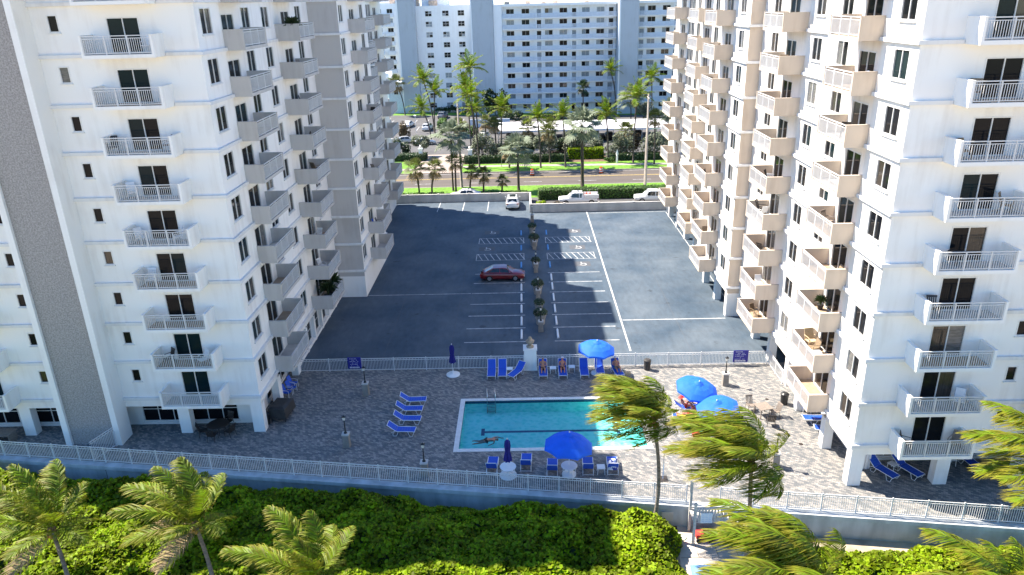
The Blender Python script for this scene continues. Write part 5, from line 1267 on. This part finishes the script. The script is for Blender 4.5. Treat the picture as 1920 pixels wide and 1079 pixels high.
# ================================================================== VEHICLES
def car(label, x, y, rz, paint, kind='sedan', cat='car', name=None, z=.004, spoiler=False, group=None):
    t = thing(name or {'sedan': 'parked_car', 'suv': 'parked_suv', 'truck': 'pickup_truck', 'van': 'parked_van'}[kind], label, cat, (x, y, z), R(rz), group)
    P_ = 'car_'+paint
    if kind == 'sedan':
        L_, W_, wb = 4.75, .92, 1.38
        st = [(-2.37, .74, .42, .70, .74), (-2.3, .84, .25, .82, .92), (-1.9, .90, .22, .90, 1.00), (-1.2, .92, .20, .92, 1.0), (0, .92, .20, .90, .96), (.9, .92, .20, .88, .95), (1.5, .91, .20, .84, .90), (2.1, .86, .22, .72, .78), (2.34, .74, .28, .60, .66), (2.4, .60, .36, .52, .56)]
        cab = [(-1.85, .66, .98), (-1.0, .60, 1.40), (.1, .60, 1.44), (.45, .61, 1.38), (1.15, .70, .95)]; wr = .33
    elif kind == 'suv':
        L_, W_, wb = 4.75, .96, 1.4
        st = [(-2.36, .80, .48, .92, .98), (-2.28, .90, .32, 1.02, 1.08), (-1.6, .95, .28, 1.06, 1.1), (0, .95, .28, 1.04, 1.08), (1.0, .95, .28, 1.02, 1.08), (1.7, .93, .28, .96, 1.04), (2.2, .86, .32, .86, .92), (2.37, .74, .42, .74, .8)]
        cab = [(-2.27, .78, 1.06), (-2.0, .70, 1.62), (-1.2, .70, 1.70), (.3, .69, 1.68), (.55, .69, 1.62), (1.2, .78, 1.08)]; wr = .37
    elif kind == 'van':
        L_, W_, wb = 5.4, 1.0, 1.7
        st = [(-2.7, .94, .4, 1.0, 1.05), (-2.6, .99, .34, 1.05, 1.1), (0, 1., .3, 1.05, 1.1), (1.6, .99, .3, 1.05, 1.12), (2.3, .94, .32, .98, 1.06), (2.65, .85, .4, .82, .9), (2.7, .75, .5, .7, .76)]
        cab = [(-2.62, .92, 1.08), (-2.55, .86, 2.0), (.9, .85, 2.05), (1.2, .84, 1.95), (2.0, .88, 1.1)]; wr = .37
    else:
        L_, W_, wb = 5.8, 1.0, 1.85
        st = [(-2.9, .94, .5, .98, 1.0), (-2.8, .98, .42, 1.02, 1.04), (-1., .98, .4, 1.04, 1.06), (.2, .98, .4, 1.05, 1.1), (1.2, .98, .4, 1.08, 1.16), (2.3, .96, .42, 1.04, 1.12), (2.75, .92, .48, .98, 1.04), (2.86, .84, .6, .86, .9)]
        cab = [(-.75, .84, 1.08), (-.6, .78, 1.8), (.6, .77, 1.84), (.85, .77, 1.78), (1.5, .86, 1.14)]; wr = .42
    k = MB(); vs = []; fs = []; m_ = 13
    for (sx, w, z0_, zbt, zt) in st:
        half = [(w*.82, z0_), (w*.97, z0_+.1), (w, (z0_+zbt)/2), (w*.985, zbt-.06), (w*.93, zbt), (w*.6, zt), (0, zt+.015)]
        ring = [(y_, z_) for y_, z_ in half]+[(-y_, z_) for y_, z_ in half[-2::-1]]
        vs += [(sx, y_, z_) for y_, z_ in ring]
    for i in range(len(st)-1):
        for j in range(m_-1): fs.append((i*m_+j, (i+1)*m_+j, (i+1)*m_+j+1, i*m_+j+1))
        fs.append((i*m_+m_-1, (i+1)*m_+m_-1, (i+1)*m_, i*m_))
    fs.append(tuple(range(m_))); fs.append(tuple(range((len(st)-1)*m_, len(st)*m_)))
    k.add(vs, fs); k.build('body', P_, t, True)
    # cabin: roof and pillars in paint, glass slightly proud
    k = MB(); g = MB(); n = len(cab); blt = lambda sx: min(st, key=lambda q_: abs(q_[0]-sx))
    vs = []
    for (sx, w, zt) in cab:
        b_ = blt(sx); zb_ = min(b_[4], zt)-.04; wb_ = b_[1]*.93
        vs += [(sx, wb_, zb_), (sx, w, zt), (sx, 0, zt+.02), (sx, -w, zt), (sx, -wb_, zb_)]
    fs = []
    for i in range(n-1):
        for j in range(4): fs.append((i*5+j, (i+1)*5+j, (i+1)*5+j+1, i*5+j+1))
    fs += [(0, 1, 2, 3, 4), tuple((n-1)*5+j for j in range(5))]
    k.add(vs, fs); k.build('roof', P_, t)
    def lerp(a_, b_, u): return tuple(a_[i]+(b_[i]-a_[i])*u for i in range(3))
    def pane(nm, A, B, C_, D_, u0, u1, v0, v1, off):
        q4 = []
        for u, v in ((u0, v0), (u1, v0), (u1, v1), (u0, v1)): q4.append(Vector(lerp(lerp(A, B, u), lerp(D_, C_, u), v))+Vector(off))
        MB().quad(*q4).build(nm, 'carglass', t)
    i0, i1 = 0, n-2
    e = .012
    pane('rear_window', vs[0*5+4], vs[0*5+0], vs[1*5+1], vs[1*5+3], .1, .9, .12, .92, (-e, 0, e))
    pane('windscreen', vs[(n-1)*5+4], vs[(n-1)*5+0], vs[(n-2)*5+1], vs[(n-2)*5+3], .07, .93, .08, .95, (e, 0, e))
    for sgn, jb, jt in ((1, 0, 1), (-1, 4, 3)):
        ni = n-2
        xs0, xs1 = cab[1][0], cab[ni][0]; xm = (xs0+xs1)/2 if kind != 'truck' else xs0+(xs1-xs0)*.35
        def sp(x_, top):
            i = max(j for j in range(n-1) if cab[j][0] <= x_+1e-6); i = min(i, n-2); u = (x_-cab[i][0])/(cab[i+1][0]-cab[i][0])
            return lerp(vs[i*5+(jt if top else jb)], vs[(i+1)*5+(jt if top else jb)], u)
        lo0, lo1 = cab[0][0]+.35, cab[-1][0]-.28
        for (a0, a1, b0, b1) in ((lo0, xm-.05, xs0+.08, xm-.05), (xm+.05, lo1, xm+.05, xs1-.02)):
            pane('side_window', sp(a0, 0), sp(a1, 0), sp(b1, 1), sp(b0, 1), 0, 1, .14, .88, (0, sgn*.014, 0))
    for sx in (-wb, wb):
        for sg in (-1, 1):
            k = MB(); k.tube([(sx, sg*(W_-.2), wr), (sx, sg*(W_+.015), wr)], wr, 16); w_ = k.build('wheel', 'tyre', t)
            k = MB(); k.tube([(sx, sg*(W_+.01), wr), (sx, sg*(W_+.03), wr)], wr*.64, 10); k.build('rim', 'rim', w_)
    f_, r_ = st[-2], st[1]
    for sg in (-1, 1):
        MB().box(f_[0]-.22, f_[0]+.03, sg*f_[1]*.62, sg*f_[1]*1.0, f_[3]-.12, f_[3]+.0).build('headlight', 'headlight', t)
        MB().box(r_[0]-.09, r_[0]+.12, sg*r_[1]*.66, sg*r_[1]*1.005, r_[3]-.18, r_[3]-.04).build('taillight', 'taillight', t)
        c_ = cab[-1]; MB().box(c_[0]-.42, c_[0]-.28, sg*(blt(c_[0])[1]+.0), sg*(blt(c_[0])[1]+.17), c_[2]+.02, c_[2]+.14).build('mirror', P_, t)
    MB().box(r_[0]-.1, r_[0]-.075, -.26, .26, r_[3]-.22, r_[3]-.1).build('number_plate', 'plastic', t)
    if spoiler: MB().box(-2.38, -2.12, -.78, .78, 1.1, 1.14).build('spoiler', 'black', t); [MB().box(-2.3, -2.2, s2*.6-.03, s2*.6+.03, .93, 1.1).build('spoiler_strut', 'black', t) for s2 in (-1, 1)]
    if kind == 'suv':
        k = MB()
        for sg in (-1, 1): k.tube([(-1.6, sg*.62, 1.74), (.2, sg*.62, 1.74)], .025, 5)
        k.build('roof_rail', 'black', t); MB().box(-1.3, .1, -.45, .45, 1.705, 1.735).build('sunroof', 'carglass', t)
    return t
car('dark red sedan with rear spoiler parked alone in the shaded half of the deck', -2.45, 74.0, -1, 'red', spoiler=True)
car('white SUV parked nose to the parapet at the street end of the deck', -1.65, 103.9, 90, 'white', 'suv')
tr = car('white service truck with tool body behind the deck parapet', 7.9, 104.3, 180, 'white', 'truck', 'truck')
MB().box(-2.88, -.82, -1.02, -.62, 1.05, 1.55).build('tool_box', 'car_white', tr); MB().box(-2.88, -.82, .62, 1.02, 1.05, 1.55).build('tool_box', 'car_white', tr)
k = MB(); [k.tube([(-2.8, s2*.8, 1.55), (-2.8, s2*.8, 2.0), (.9, s2*.8, 2.02)], .035, 6) for s2 in (-1, 1)]; [k.tube([(x_, -.8, 2.0), (x_, .8, 2.0)], .03, 6) for x_ in (-2.7, -1.3, .1)]; k.build('ladder_rack', 'black', tr)
for x_ in (-1.2, -1.7): k = MB(); k.lathe([(.16, 1.06), (.13, 1.1), (.05, 1.75)], 8, (x_, 0)); k.build('traffic_cone', 'orange', tr)
car('white crew-cab pickup at the right end behind the deck parapet', 18.9, 104.5, 180, 'white', 'truck', 'truck')
v = car('white car with roof bars behind the left deck parapet', -8.9, 109.0, 180, 'white', 'sedan', 'car')
for i in range(3): MB().box(-1.0+i*.5, -.95+i*.5, -.6, .6, 1.47, 1.51).build('roof_bar', 'black', v)
car('white sedan at the left of the far car park', -27.6, 180.0, 80, 'white')
car('white SUV in the middle of the far car park', -22.3, 174.5, 85, 'white', 'suv')
car('dark SUV at the rear of the far car park', -20.6, 193.5, 82, 'grey', 'suv')
car('white car behind the small round bush at the entrance', -20.8, 155.3, 20, 'white')
car('silver car at the left edge of the far car park', -25., 158, 10, 'silver')
car('white SUV near the cabbage palms left of the carport', -8.3, 160.2, 80, 'white', 'suv')
gpc = 'cars parked under the carport'
for x, p_, kd, lb in ((-2.9, 'dark', 'suv', 'dark SUV under the left end of the carport'), (.2, 'grey', 'sedan', 'grey car second from the left under the carport'), (6.1, 'bluec', 'sedan', 'blue car in the left middle of the carport'), (9.2, 'dark', 'suv', 'dark SUV in the middle of the carport'), (15.2, 'silver', 'suv', 'silver SUV showing its front under the carport'), (18.2, 'dark', 'sedan', 'black car right of the silver SUV under the carport'), (21.3, 'silver', 'sedan', 'light car near the right end of the carport'), (24.2, 'dark', 'suv', 'dark SUV at the right end of the carport')):
    car(lb, x+.2, 157.2, -90, p_, kd, group=gpc)
car('silver car parked before the clipped hedge across the road', 6.9, 143.5, 5, 'silver')
car('silver SUV parked behind the hedge across the road, left of the short barrel palm', -1.0, 144, 0, 'silver', 'suv')
car('grey car in the right tower garage behind the second column', 23.5, 69.0, 170, 'silver')
car('black car in the right tower garage near the corner wall', 23.6, 65.2, 170, 'dark')
car('dark car in the right tower garage by the pool fence', 23.6, 55.8, 170, 'dark', 'suv')

# ---- street furniture
def barrel(label, x, y):
    t = thing('traffic_barrel', label, 'barrel', (x, y, -.086), 0, 'orange traffic barrels'); 
    k = MB(); k.lathe([(.42, 0), (.42, .1)], 14); k.build('base', 'tyre', t)
    zz = [.1, .3, .48, .66, .84, 1.02]
    for i in range(5): k = MB(); k.lathe([(.36-.025*i, zz[i]), (.345-.025*i, zz[i+1]-.002)], 14); k.build('band', 'orange' if i % 2 == 0 else 'plastic', t)
    MB().box(-.1, .1, -.02, .02, 1.02, 1.14).build('handle', 'orange', t)
barrel('orange traffic barrel on the road, left one', 1.5, 124.3); barrel('orange traffic barrel on the road, right one', 13.3, 124.7)
def pole(label, x, y, h, arm=0):
    t = thing('utility_pole', label, 'pole', (x, y, 0), 0, 'concrete utility poles'); MB().tube([(0, 0, 0), (0, 0, h)], [.24, .13], 10).build('shaft', 'polecon', t, True)
    MB().box(-.06, .06, -1.1, 1.1, h-.6, h-.48).build('cross_arm', 'concrete', t)
    for y_ in (-1, -.4, .4, 1): k = MB(); k.lathe([(.05, h-.48), (.07, h-.4), (.03, h-.3)], 8, (0, y_)); k.build('insulator', 'g_brown', t)
    if arm: MB().tube([(0, 0, 8.6), (.7, 0, 9.), (1.9, .0, 8.95)], .05, 6).build('lamp_arm', 'steel', t); MB().box(1.7, 2.3, -.12, .12, 8.85, 8.97).build('street_light', 'fargrey', t)
pole('grey concrete utility pole on the left of the near lawn', -10.0, 116.2, 13.2); pole('grey concrete utility pole on the right of the near lawn with street light arm', 19.2, 114.4, 14.2, 1)
for i, (y_, z_) in enumerate(((115.2, 12.8), (116.4, 12.8), (115.3, 7.0))):
    pts = []
    for j in range(13): u = j/12; x_ = -10+29.2*u; pts.append((x_, y_-(.0 if i else 0.), z_+(1.0*u if i < 2 else .3*u)-1.1*math.sin(PI*u)*.6))
    tag(MB().tube(pts, .018, 4).build('overhead_cable', 'black'), ['upper overhead cable between the two concrete poles, near one', 'upper overhead cable between the two concrete poles, far one', 'lower overhead cable between the two concrete poles'][i], 'cable')
for x, y, lb in ((-19.5, 139.6, 'white entrance sign post left of the driveway'), (-9.9, 137.2, 'white entrance pier right of the driveway')):
    t = thing('entrance_pier', lb, 'pillar', (x, y, 0), 0, 'white entrance piers of the far car park'); MB().box(-.35, .35, -.35, .35, 0, 2.).build('shaft', 'farwhite', t); MB().box(-.42, .42, -.42, .42, 2., 2.15).build('cap', 'farwhite', t)
    k = MB(); k.lathe([(.1, 2.15), (.22, 2.3), (.22, 2.6), (.05, 2.75)], 10); k.build('globe_lamp', 'lamp', t)
t = thing('white_statue', 'small white bird statue on a post by the far hedge', 'statue', (17.0, 132.6, 0)); MB().box(-.15, .15, -.15, .15, 0, 1.3).build('post', 'plastic', t); k = MB(); k.lathe([(.12, 1.3), (.25, 1.6), (.18, 1.95), (.1, 2.2), (.02, 2.35)], 10); k.build('figure', 'plastic', t, True)
tag(MB().box(-.04, .04, -.04, .04, 0, 2.4).build('sign_post', 'wood', None, False, (-3.9, 131.2, 0)), 'thin wooden post on the far verge beside the short palm', 'post')
for x, y, lb in ((-26.3, 150., 'lot lamp'), (-24.6, 171, 'lot lamp rear')):
    t = thing('lot_lamp', 'slim white car park lamp, ' + ('nearer one' if lb == 'lot lamp' else 'farther one'), 'lamp', (x, y, 0), 0, 'white lamps of the far car park'); MB().tube([(0, 0, 0), (0, 0, 3.8)], .05, 6).build('post', 'plastic', t); k = MB(); k.lathe([(.3, 3.8), (.32, 3.9), (.05, 4.05)], 10); k.build('lamp_head', 'plastic', t)

# ================================================================== BALCONY THINGS
def bz(k): return zb(k)+.215
LX = -18.5; RX = 19.13; LY = 44.3; RY = 37.2
gb = 'chairs on the balconies'
def potplant(label, x, y, z, s_=1., m='darkleaf'):
    t = thing('potted_plant', label, 'plant', (x, y, z), 0, 'potted plants on balconies'); t.scale = (s_, s_, s_); k = MB(); k.lathe([(.15, 0), (.2, .3), (.21, .32)], 10); k.build('pot', 'dkleafpot', t)
    V, F, A = fanfrond(.25, .6, 9, (.25, 0, 1), 5, .2, 160, .1); me = meshnp('leaf', V, F, m, A)
    for i in range(7): o = ob('leaf', me, t, (0, 0, .3)); o.rotation_euler = (0, 0, i*.9)
chair('dark chair on the left tower front balcony, fourth floor from the top in view', -24.3, 43.4, 20, 'dkbrown', 'dkbrown', bz(6), group=gb)
chair('white chair on the left tower front balcony, fifth row down', -21.6, 43.5, -60, 'plastic', 'plastic', bz(4), slat=False, group=gb)
chair('white chair at the left of the left tower front balcony, fifth row down', -23.8, 43.5, 60, 'plastic', 'plastic', bz(4), slat=False, group=gb)
chair('white chair on the lowest but one left front balcony', -21.5, 43.4, -40, 'plastic', 'plastic', bz(1), slat=False, group=gb)
potplant('spiky dark plant on the topmost second-column balcony of the left tower', -17.7, LY+16.0, bz(8), 1.6)
chair('dark chair on the left tower second-column balcony, fifth floor', -18.2, LY+18.4, 100, 'dkbrown', 'dkbrown', bz(6), group=gb)
chair('wicker chair on the left tower second-column balcony, fourth floor', -18.1, LY+19.0, 150, 'wicker', 'wicker', bz(4), slat=False, group=gb)
potplant('big dark plant on the lowest second-column balcony of the left tower', -17.9, LY+18.6, bz(0), 2.2)
potplant('second dark plant on the lowest second-column balcony of the left tower', -17.8, LY+17.0, bz(0), 1.9)
chair('blue chair on the stepped-out left section, second balcony from below', -15.6, LY+30.2, 90, 'blue', 'blue', bz(1), group=gb)
chair('dark wicker chair on the lowest second-column balcony of the right tower', 18.9, RY+18.9, 30, 'wicker', 'wicker', bz(0), slat=False, group=gb)
chair('brown wicker chair at the rear of the lowest second-column balcony, right tower', 18.9, RY+17.3, 100, 'wicker', 'wicker', bz(0), slat=False, group=gb)
chair('tan lounge chair on the right tower first-column balcony, second from below', 18.9, RY+7.1, 10, 'straw', 'straw', bz(1), slat=False, s_=1.25, group=gb)
side_table('small table on the right tower first-column balcony, second from below', 18.7, RY+5.6)
potplant('dark plant on the right tower first-column balcony, third from below', 19.1, RY+7.0, bz(2), 1.)
chair('dark chair on the right tower second-column balcony, fifth from below', 18.9, RY+18.6, 60, 'dkbrown', 'dkbrown', bz(4), group=gb)
chair('black recliner on the right tower second-column balcony, fourth from below', 18.8, RY+19.2, 60, 'dkbrown', 'black', bz(3), s_=1.3, group=gb)
chair('dark chair at the left of the lowest right front balcony', 21.9, 36.6, 60, 'dkbrown', 'dkbrown', bz(0), group=gb)
chair('tan chair at the right of the lowest right front balcony', 24.6, 36.6, -50, 'taupe_r', 'taupe_r', bz(0), slat=False, group=gb)
chair('white chair on the second lowest right front balcony', 24.3, 36.5, -30, 'plastic', 'plastic', bz(1), slat=False, group=gb)
t = thing('round_table', 'dark round table on a middle right front balcony', 'table', (22.6, 36.6, bz(4))); k = MB(); k.lathe([(.05, .7), (.5, .7), (.5, .74), (.05, .74)], 16); k.build('table_top', 'dkbrown', t); MB().tube([(0, 0, 0), (0, 0, .7)], .05, 8).build('leg', 'dkbrown', t)
bpy.context.view_layer.update()
for o in bpy.data.objects:
    if o.get('label', '').startswith('small table on the right tower'): o.location.z = bz(1)

# ================================================================== PEOPLE
def skinned(name, verts, edges, radii, m, parent, root=0, sub=2):
    me = bpy.data.meshes.new(name); me.from_pydata([Vector(v) for v in verts], edges, []); me.materials.append(M[m])
    o = ob(name, me, parent); md = o.modifiers.new('skin', 'SKIN'); md.use_smooth_shade = True
    me.skin_vertices.new() if not me.skin_vertices else None
    sv = me.skin_vertices[0].data
    for i, r in enumerate(radii): sv[i].radius = (r, r) if not isinstance(r, tuple) else r; sv[i].use_root = (i == root)
    s_ = o.modifiers.new('sub', 'SUBSURF'); s_.levels = sub; s_.render_levels = sub
    return o
def person(label, loc, rz, J, skin, suit, hair='hair', hat=None, top=True):
    """J: joints in local metres: pelvis chest neck head + (sh, el, wr, ha) and (hip, kn, an, toe) left and right"""
    t = thing('person', label, 'person', loc, R(rz), 'people at the pool')
    names = ['pelvis', 'waist', 'chest', 'neck', 'head', 'crown']
    V = [J[n] for n in names]; rad = [(.15, .11), (.13, .10), (.165, .11), (.055, .055), (.085, .1), (.07, .075)]; E = [(0, 1), (1, 2), (2, 3), (3, 4), (4, 5)]
    for sd in 'LR':
        a_ = len(V); V += [J['sh'+sd], J['el'+sd], J['wr'+sd], J['ha'+sd]]; rad += [.065, .045, .032, .03]; E += [(2, a_), (a_, a_+1), (a_+1, a_+2), (a_+2, a_+3)]
        h = Vector(J['ha'+sd]); w = Vector(J['wr'+sd]); d_ = (h-w).normalized(); s2 = d_.cross(Vector((0, 0, 1)));
        s2 = s2.normalized() if s2.length > .1 else Vector((1, 0, 0))
        for f_, ln in ((-.03, .085), (-.01, .10), (.01, .095), (.03, .075)):
            b_ = len(V); V += [h+s2*f_*1.1+d_*.02, h+s2*f_*1.5+d_*ln*.6-Vector((0, 0, .008)), h+s2*f_*1.5+d_*ln-Vector((0, 0, .02))]; rad += [.012, .0095, .008]; E += [(a_+3, b_), (b_, b_+1), (b_+1, b_+2)]
        b_ = len(V); V += [w+s2*.045+d_*.05, w+s2*.07+d_*.085]; rad += [.012, .009]; E += [(a_+2, b_), (b_, b_+1)]
        a_ = len(V); V += [J['hip'+sd], J['kn'+sd], J['an'+sd], J['to'+sd]]; rad += [.10, .065, .042, .035]; E += [(0, a_), (a_, a_+1), (a_+1, a_+2), (a_+2, a_+3)]
    skinned('body', V, E, rad, skin, t)
    # clothing
    cv = [J['hipL'], J['pelvis'], J['hipR']]; hp = lambda s_: tuple(Vector(J['hip'+s_]).lerp(Vector(J['kn'+s_]), .3))
    cv = [J['pelvis'], J['hipL'], hp('L'), J['hipR'], hp('R')]
    skinned('shorts', cv, [(0, 1), (1, 2), (0, 3), (3, 4)], [(.165, .125), .115, .105, .115, .105], suit, t, sub=1)
    if top: skinned('top', [tuple(Vector(J['waist']).lerp(Vector(J['chest']), .2)), J['chest'], tuple(Vector(J['chest']).lerp(Vector(J['neck']), .45))], [(0, 1), (1, 2)], [(.145, .115), (.18, .125), (.12, .09)], suit if top is True else top, t, sub=1)
    hd, cr = Vector(J['head']), Vector(J['crown']); up = (cr-hd).normalized()
    fw = Vector(J.get('face', (0, 0, 1))).normalized()
    skinned('hair', [tuple(hd+up*.02-fw*.035), tuple(cr+up*.0-fw*.02)], [(0, 1)], [(.09, .095), (.085, .085)], hair, t, sub=1)
    sdv = up.cross(fw).normalized(); k = MB()
    for s_ in (-1, 1): c_ = hd+up*.025+fw*.088+sdv*s_*.033; k.tube([tuple(c_-sdv*.014), tuple(c_+sdv*.014)], .009, 6)
    c_ = hd-up*.045+fw*.088; k.tube([tuple(c_-sdv*.022), tuple(c_+sdv*.022)], .006, 5); k.build('face', 'hair', t)
    k = MB(); c_ = hd-up*.008+fw*.095; k.tube([tuple(c_+up*.03-fw*.012), tuple(c_-up*.015+fw*.012)], [.008, .016], 6); k.build('nose', skin, t)
    if hat:
        k = MB(); pr_ = [(.22, 0), (.215, .015), (.11, .03), (.1, .1), (.06, .13)]
        k.lathe(pr_, 16); h = k.build('hat', hat, t, True, tuple(hd+up*.055)); h.rotation_euler = up.to_track_quat('Z', 'Y').to_euler()
    return t
def recline(th=56, knee=.0, arm=0):
    c, s_ = math.cos(R(th)), math.sin(R(th)); b = lambda d_, o=0.: (-.22-d_*c+o*s_, 0, .50+d_*s_+o*c)
    J = dict(pelvis=(-.12, 0, .50), waist=b(.16), chest=b(.36), neck=b(.54), head=b(.66, .03), crown=b(.77, .03), face=(s_, 0, c*.6))
    for sd, sg in (('L', 1), ('R', -1)):
        ch = b(.46); J['sh'+sd] = (ch[0], sg*.19, ch[2]); J['el'+sd] = (ch[0]+.12, sg*.27, ch[2]-.22); J['wr'+sd] = (ch[0]+.34, sg*.16, ch[2]-.20+arm); J['ha'+sd] = (ch[0]+.41, sg*.12, ch[2]-.20+arm)
        J['hip'+sd] = (-.05, sg*.1, .49); kz = .46+knee*(1 if sd == 'L' else .4); J['kn'+sd] = (.34-.05*knee, sg*.13, kz); J['an'+sd] = (.74-knee*.35, sg*.13, .46); J['to'+sd] = (.80-knee*.3, sg*.15, .58-knee*.14)
    return J
person('person in black swimwear leaning back on the lounger right of the pillar', (1.25, 52.1, .003), -90, recline(60, .25), 'skin', 'cloth_black')
person('person with white hat and dark clothes on the second lounger right of the pillar', (2.8, 52.1, .003), -90, recline(62, .3), 'skin2', 'cloth_black', hat='cloth_white')
person('person in dark and teal clothes sitting at the right of the rear umbrella', (7.1, 52.0, .003), -80, recline(66, .35), 'skin', 'cloth_teal', top='cloth_black', hat='cloth_white')
person('sunbather in pink top and red hat sitting up under the farther right umbrella', (11.35, 46.1, .003), 4, recline(72, .3), 'skin2', 'cloth_red', top='cloth_pink', hat='cloth_red')
person('sunbather in dark swimwear in the shade of the farther right umbrella', (12.05, 45.55, .003), -6, recline(50, .2), 'skin2', 'cloth_black')
def lying(z=.53):
    J = dict(pelvis=(0, 0, z), waist=(-.17, 0, z), chest=(-.37, 0, z+.01), neck=(-.56, 0, z+.02), head=(-.68, 0, z+.04), crown=(-.79, 0, z+.04), face=(0.1, 0, 1))
    for sd, sg in (('L', 1), ('R', -1)):
        J['sh'+sd] = (-.47, sg*.19, z); J['el'+sd] = (-.28, sg*.3, z-.03); J['wr'+sd] = (-.05, sg*.27, z-.04); J['ha'+sd] = (.03, sg*.25, z-.04)
        J['hip'+sd] = (.08, sg*.1, z-.01); J['kn'+sd] = (.48, sg*.13, z+(.16 if sd == 'L' else .0)); J['an'+sd] = (.86, sg*.13, z-.04); J['to'+sd] = (.93, sg*.15, z+.06)
    return J
person('red-hatted sunbather lying on the yellow towel right of the pool', (11.3, 44.75, .003), 172, lying(), 'skin2', 'cloth_red', hat='cloth_red')
# swimmer: crawl, face down, head toward +x
J = dict(pelvis=(0, 0, 0), waist=(.17, 0, .02), chest=(.37, 0, .03), neck=(.56, 0, .02), head=(.68, 0, .0), crown=(.79, 0, -.01), face=(.2, 0, -1))
for sd, sg in (('L', 1), ('R', -1)):
    J['sh'+sd] = (.47, sg*.19, .03); J['hip'+sd] = (-.08, sg*.1, 0); J['kn'+sd] = (-.5, sg*.14, -.06-.05*(sg > 0)); J['an'+sd] = (-.9, sg*.12, -.1+.08*(sg > 0)); J['to'+sd] = (-1.04, sg*.12, -.12+.08*(sg > 0))
J['elL'] = (.72, .24, .04); J['wrL'] = (.98, .16, -.02); J['haL'] = (1.07, .15, -.03); J['elR'] = (.42, -.34, -.06); J['wrR'] = (.2, -.34, -.16); J['haR'] = (.12, -.33, -.18)
person('swimmer in black shorts doing the crawl at the left of the pool', (-2.85, 43.05, -.19), 8, J, 'skin', 'cloth_black', top=False)

# ---- towels and bags
def towel(label, x, y, z, rz, w, l, m, sag=.04, name='towel'):
    k = MB(); n = 8; vs = []; fs = []
    for i in range(n+1):
        for j in range(5): vs.append((-l/2+l*i/n, -w/2+w*j/4, sag*math.sin(i*1.9+j)*.5+(-.12 if j in (0, 4) else 0)))
    for i in range(n):
        for j in range(4): fs.append((i*5+j, (i+1)*5+j, (i+1)*5+j+1, i*5+j+1))
    k.add(vs, fs); o = k.build(name, m, None, True, (x, y, z), R(rz)); s_ = o.modifiers.new('thick', 'SOLIDIFY'); s_.thickness = .015; return tag(o, label, 'towel', 'towels on the loungers')
towel('yellow towel under the red-hatted sunbather', 11.15, 44.75, .46, -6, .75, 1.5, 'towel_y')
towel('green towel hanging off the lounger by the right umbrellas', 11.6, 43.3, .34, -8, .75, .9, 'towel_g', .12)
o = towel('white and blue printed towel on the rightmost front lounger', 5.22, 38.68, .76, 87, .62, .7, 'towel_p'); o.rotation_euler = (0, R(-58), R(87))
def bag(label, x, y, z, m):
    t = thing('beach_bag', label, 'bag', (x, y, z)); MB().taper(0, 0, 0, .3, .2, .1, .25, .13).build('sack', m, t); MB().tube([(-.15, 0, .3), (-.1, 0, .48), (.1, 0, .48), (.15, 0, .3)], .012, 5).build('strap', m, t)
bag('red bag on the deck beside the green towel', 11.3, 42.8, .003, 'cloth_red'); bag('straw bag beside the figure right of the rear umbrella', 7.9, 51.7, .003, 'straw')
# small drains and floor marks on the sunny deck
for x, y, lb in ((17.6, 47.6, 'small dark drain on the right deck near the lantern'), (18.0, 41.7, 'small dark drain on the right deck near the tower')):
    k = MB(); k.lathe([(.14, .004), (.14, .012), (.1, .014)], 12, (x, y)); tag(k.build('floor_drain', 'dkbrown'), lb, 'drain')

# ---- more things left out on the balconies (each its own)
FL = ['lowest', 'second lowest', 'third lowest', 'fourth lowest', 'fifth lowest', 'sixth lowest', 'seventh lowest', 'eighth lowest', 'ninth lowest']
rr = random.Random(5)
for tw, x0_, y0_, s_, cols in (('left', -18.5, 44.3, -1, ((4.1, -.7, 'front'), (-.35, 17.8, 'second-column'), (-3.1, 31.6, 'stepped-out'))), ('right', 19.13, 37.2, 1, ((4.1, -.7, 'front'), (-.4, 6.0, 'first-column'), (-.4, 18.2, 'second-column'), (-1.5, 32.4, 'third-column')))):
    for lx, ly, cn in cols:
        for k in rr.sample(range(1, 9), 5):
            if cn == 'front': X_, Y_, rz_ = x0_+s_*(lx+rr.choice((-1.4, 1.3))), y0_-.65, rr.uniform(-60, 60)
            else: X_, Y_, rz_ = x0_+s_*lx, y0_+ly+rr.uniform(-1.2, 1.2), rr.uniform(0, 360)
            m_, c_ = rr.choice((('dkbrown', 'dark'), ('plastic', 'white'), ('wicker', 'wicker'), ('taupe_r', 'grey-brown')))
            chair(f'{c_} chair left out on the {FL[k]} {cn} balcony of the {tw} tower', X_, Y_, rz_, m_, m_, bz(k), slat=rr.random() < .5, group=gb)
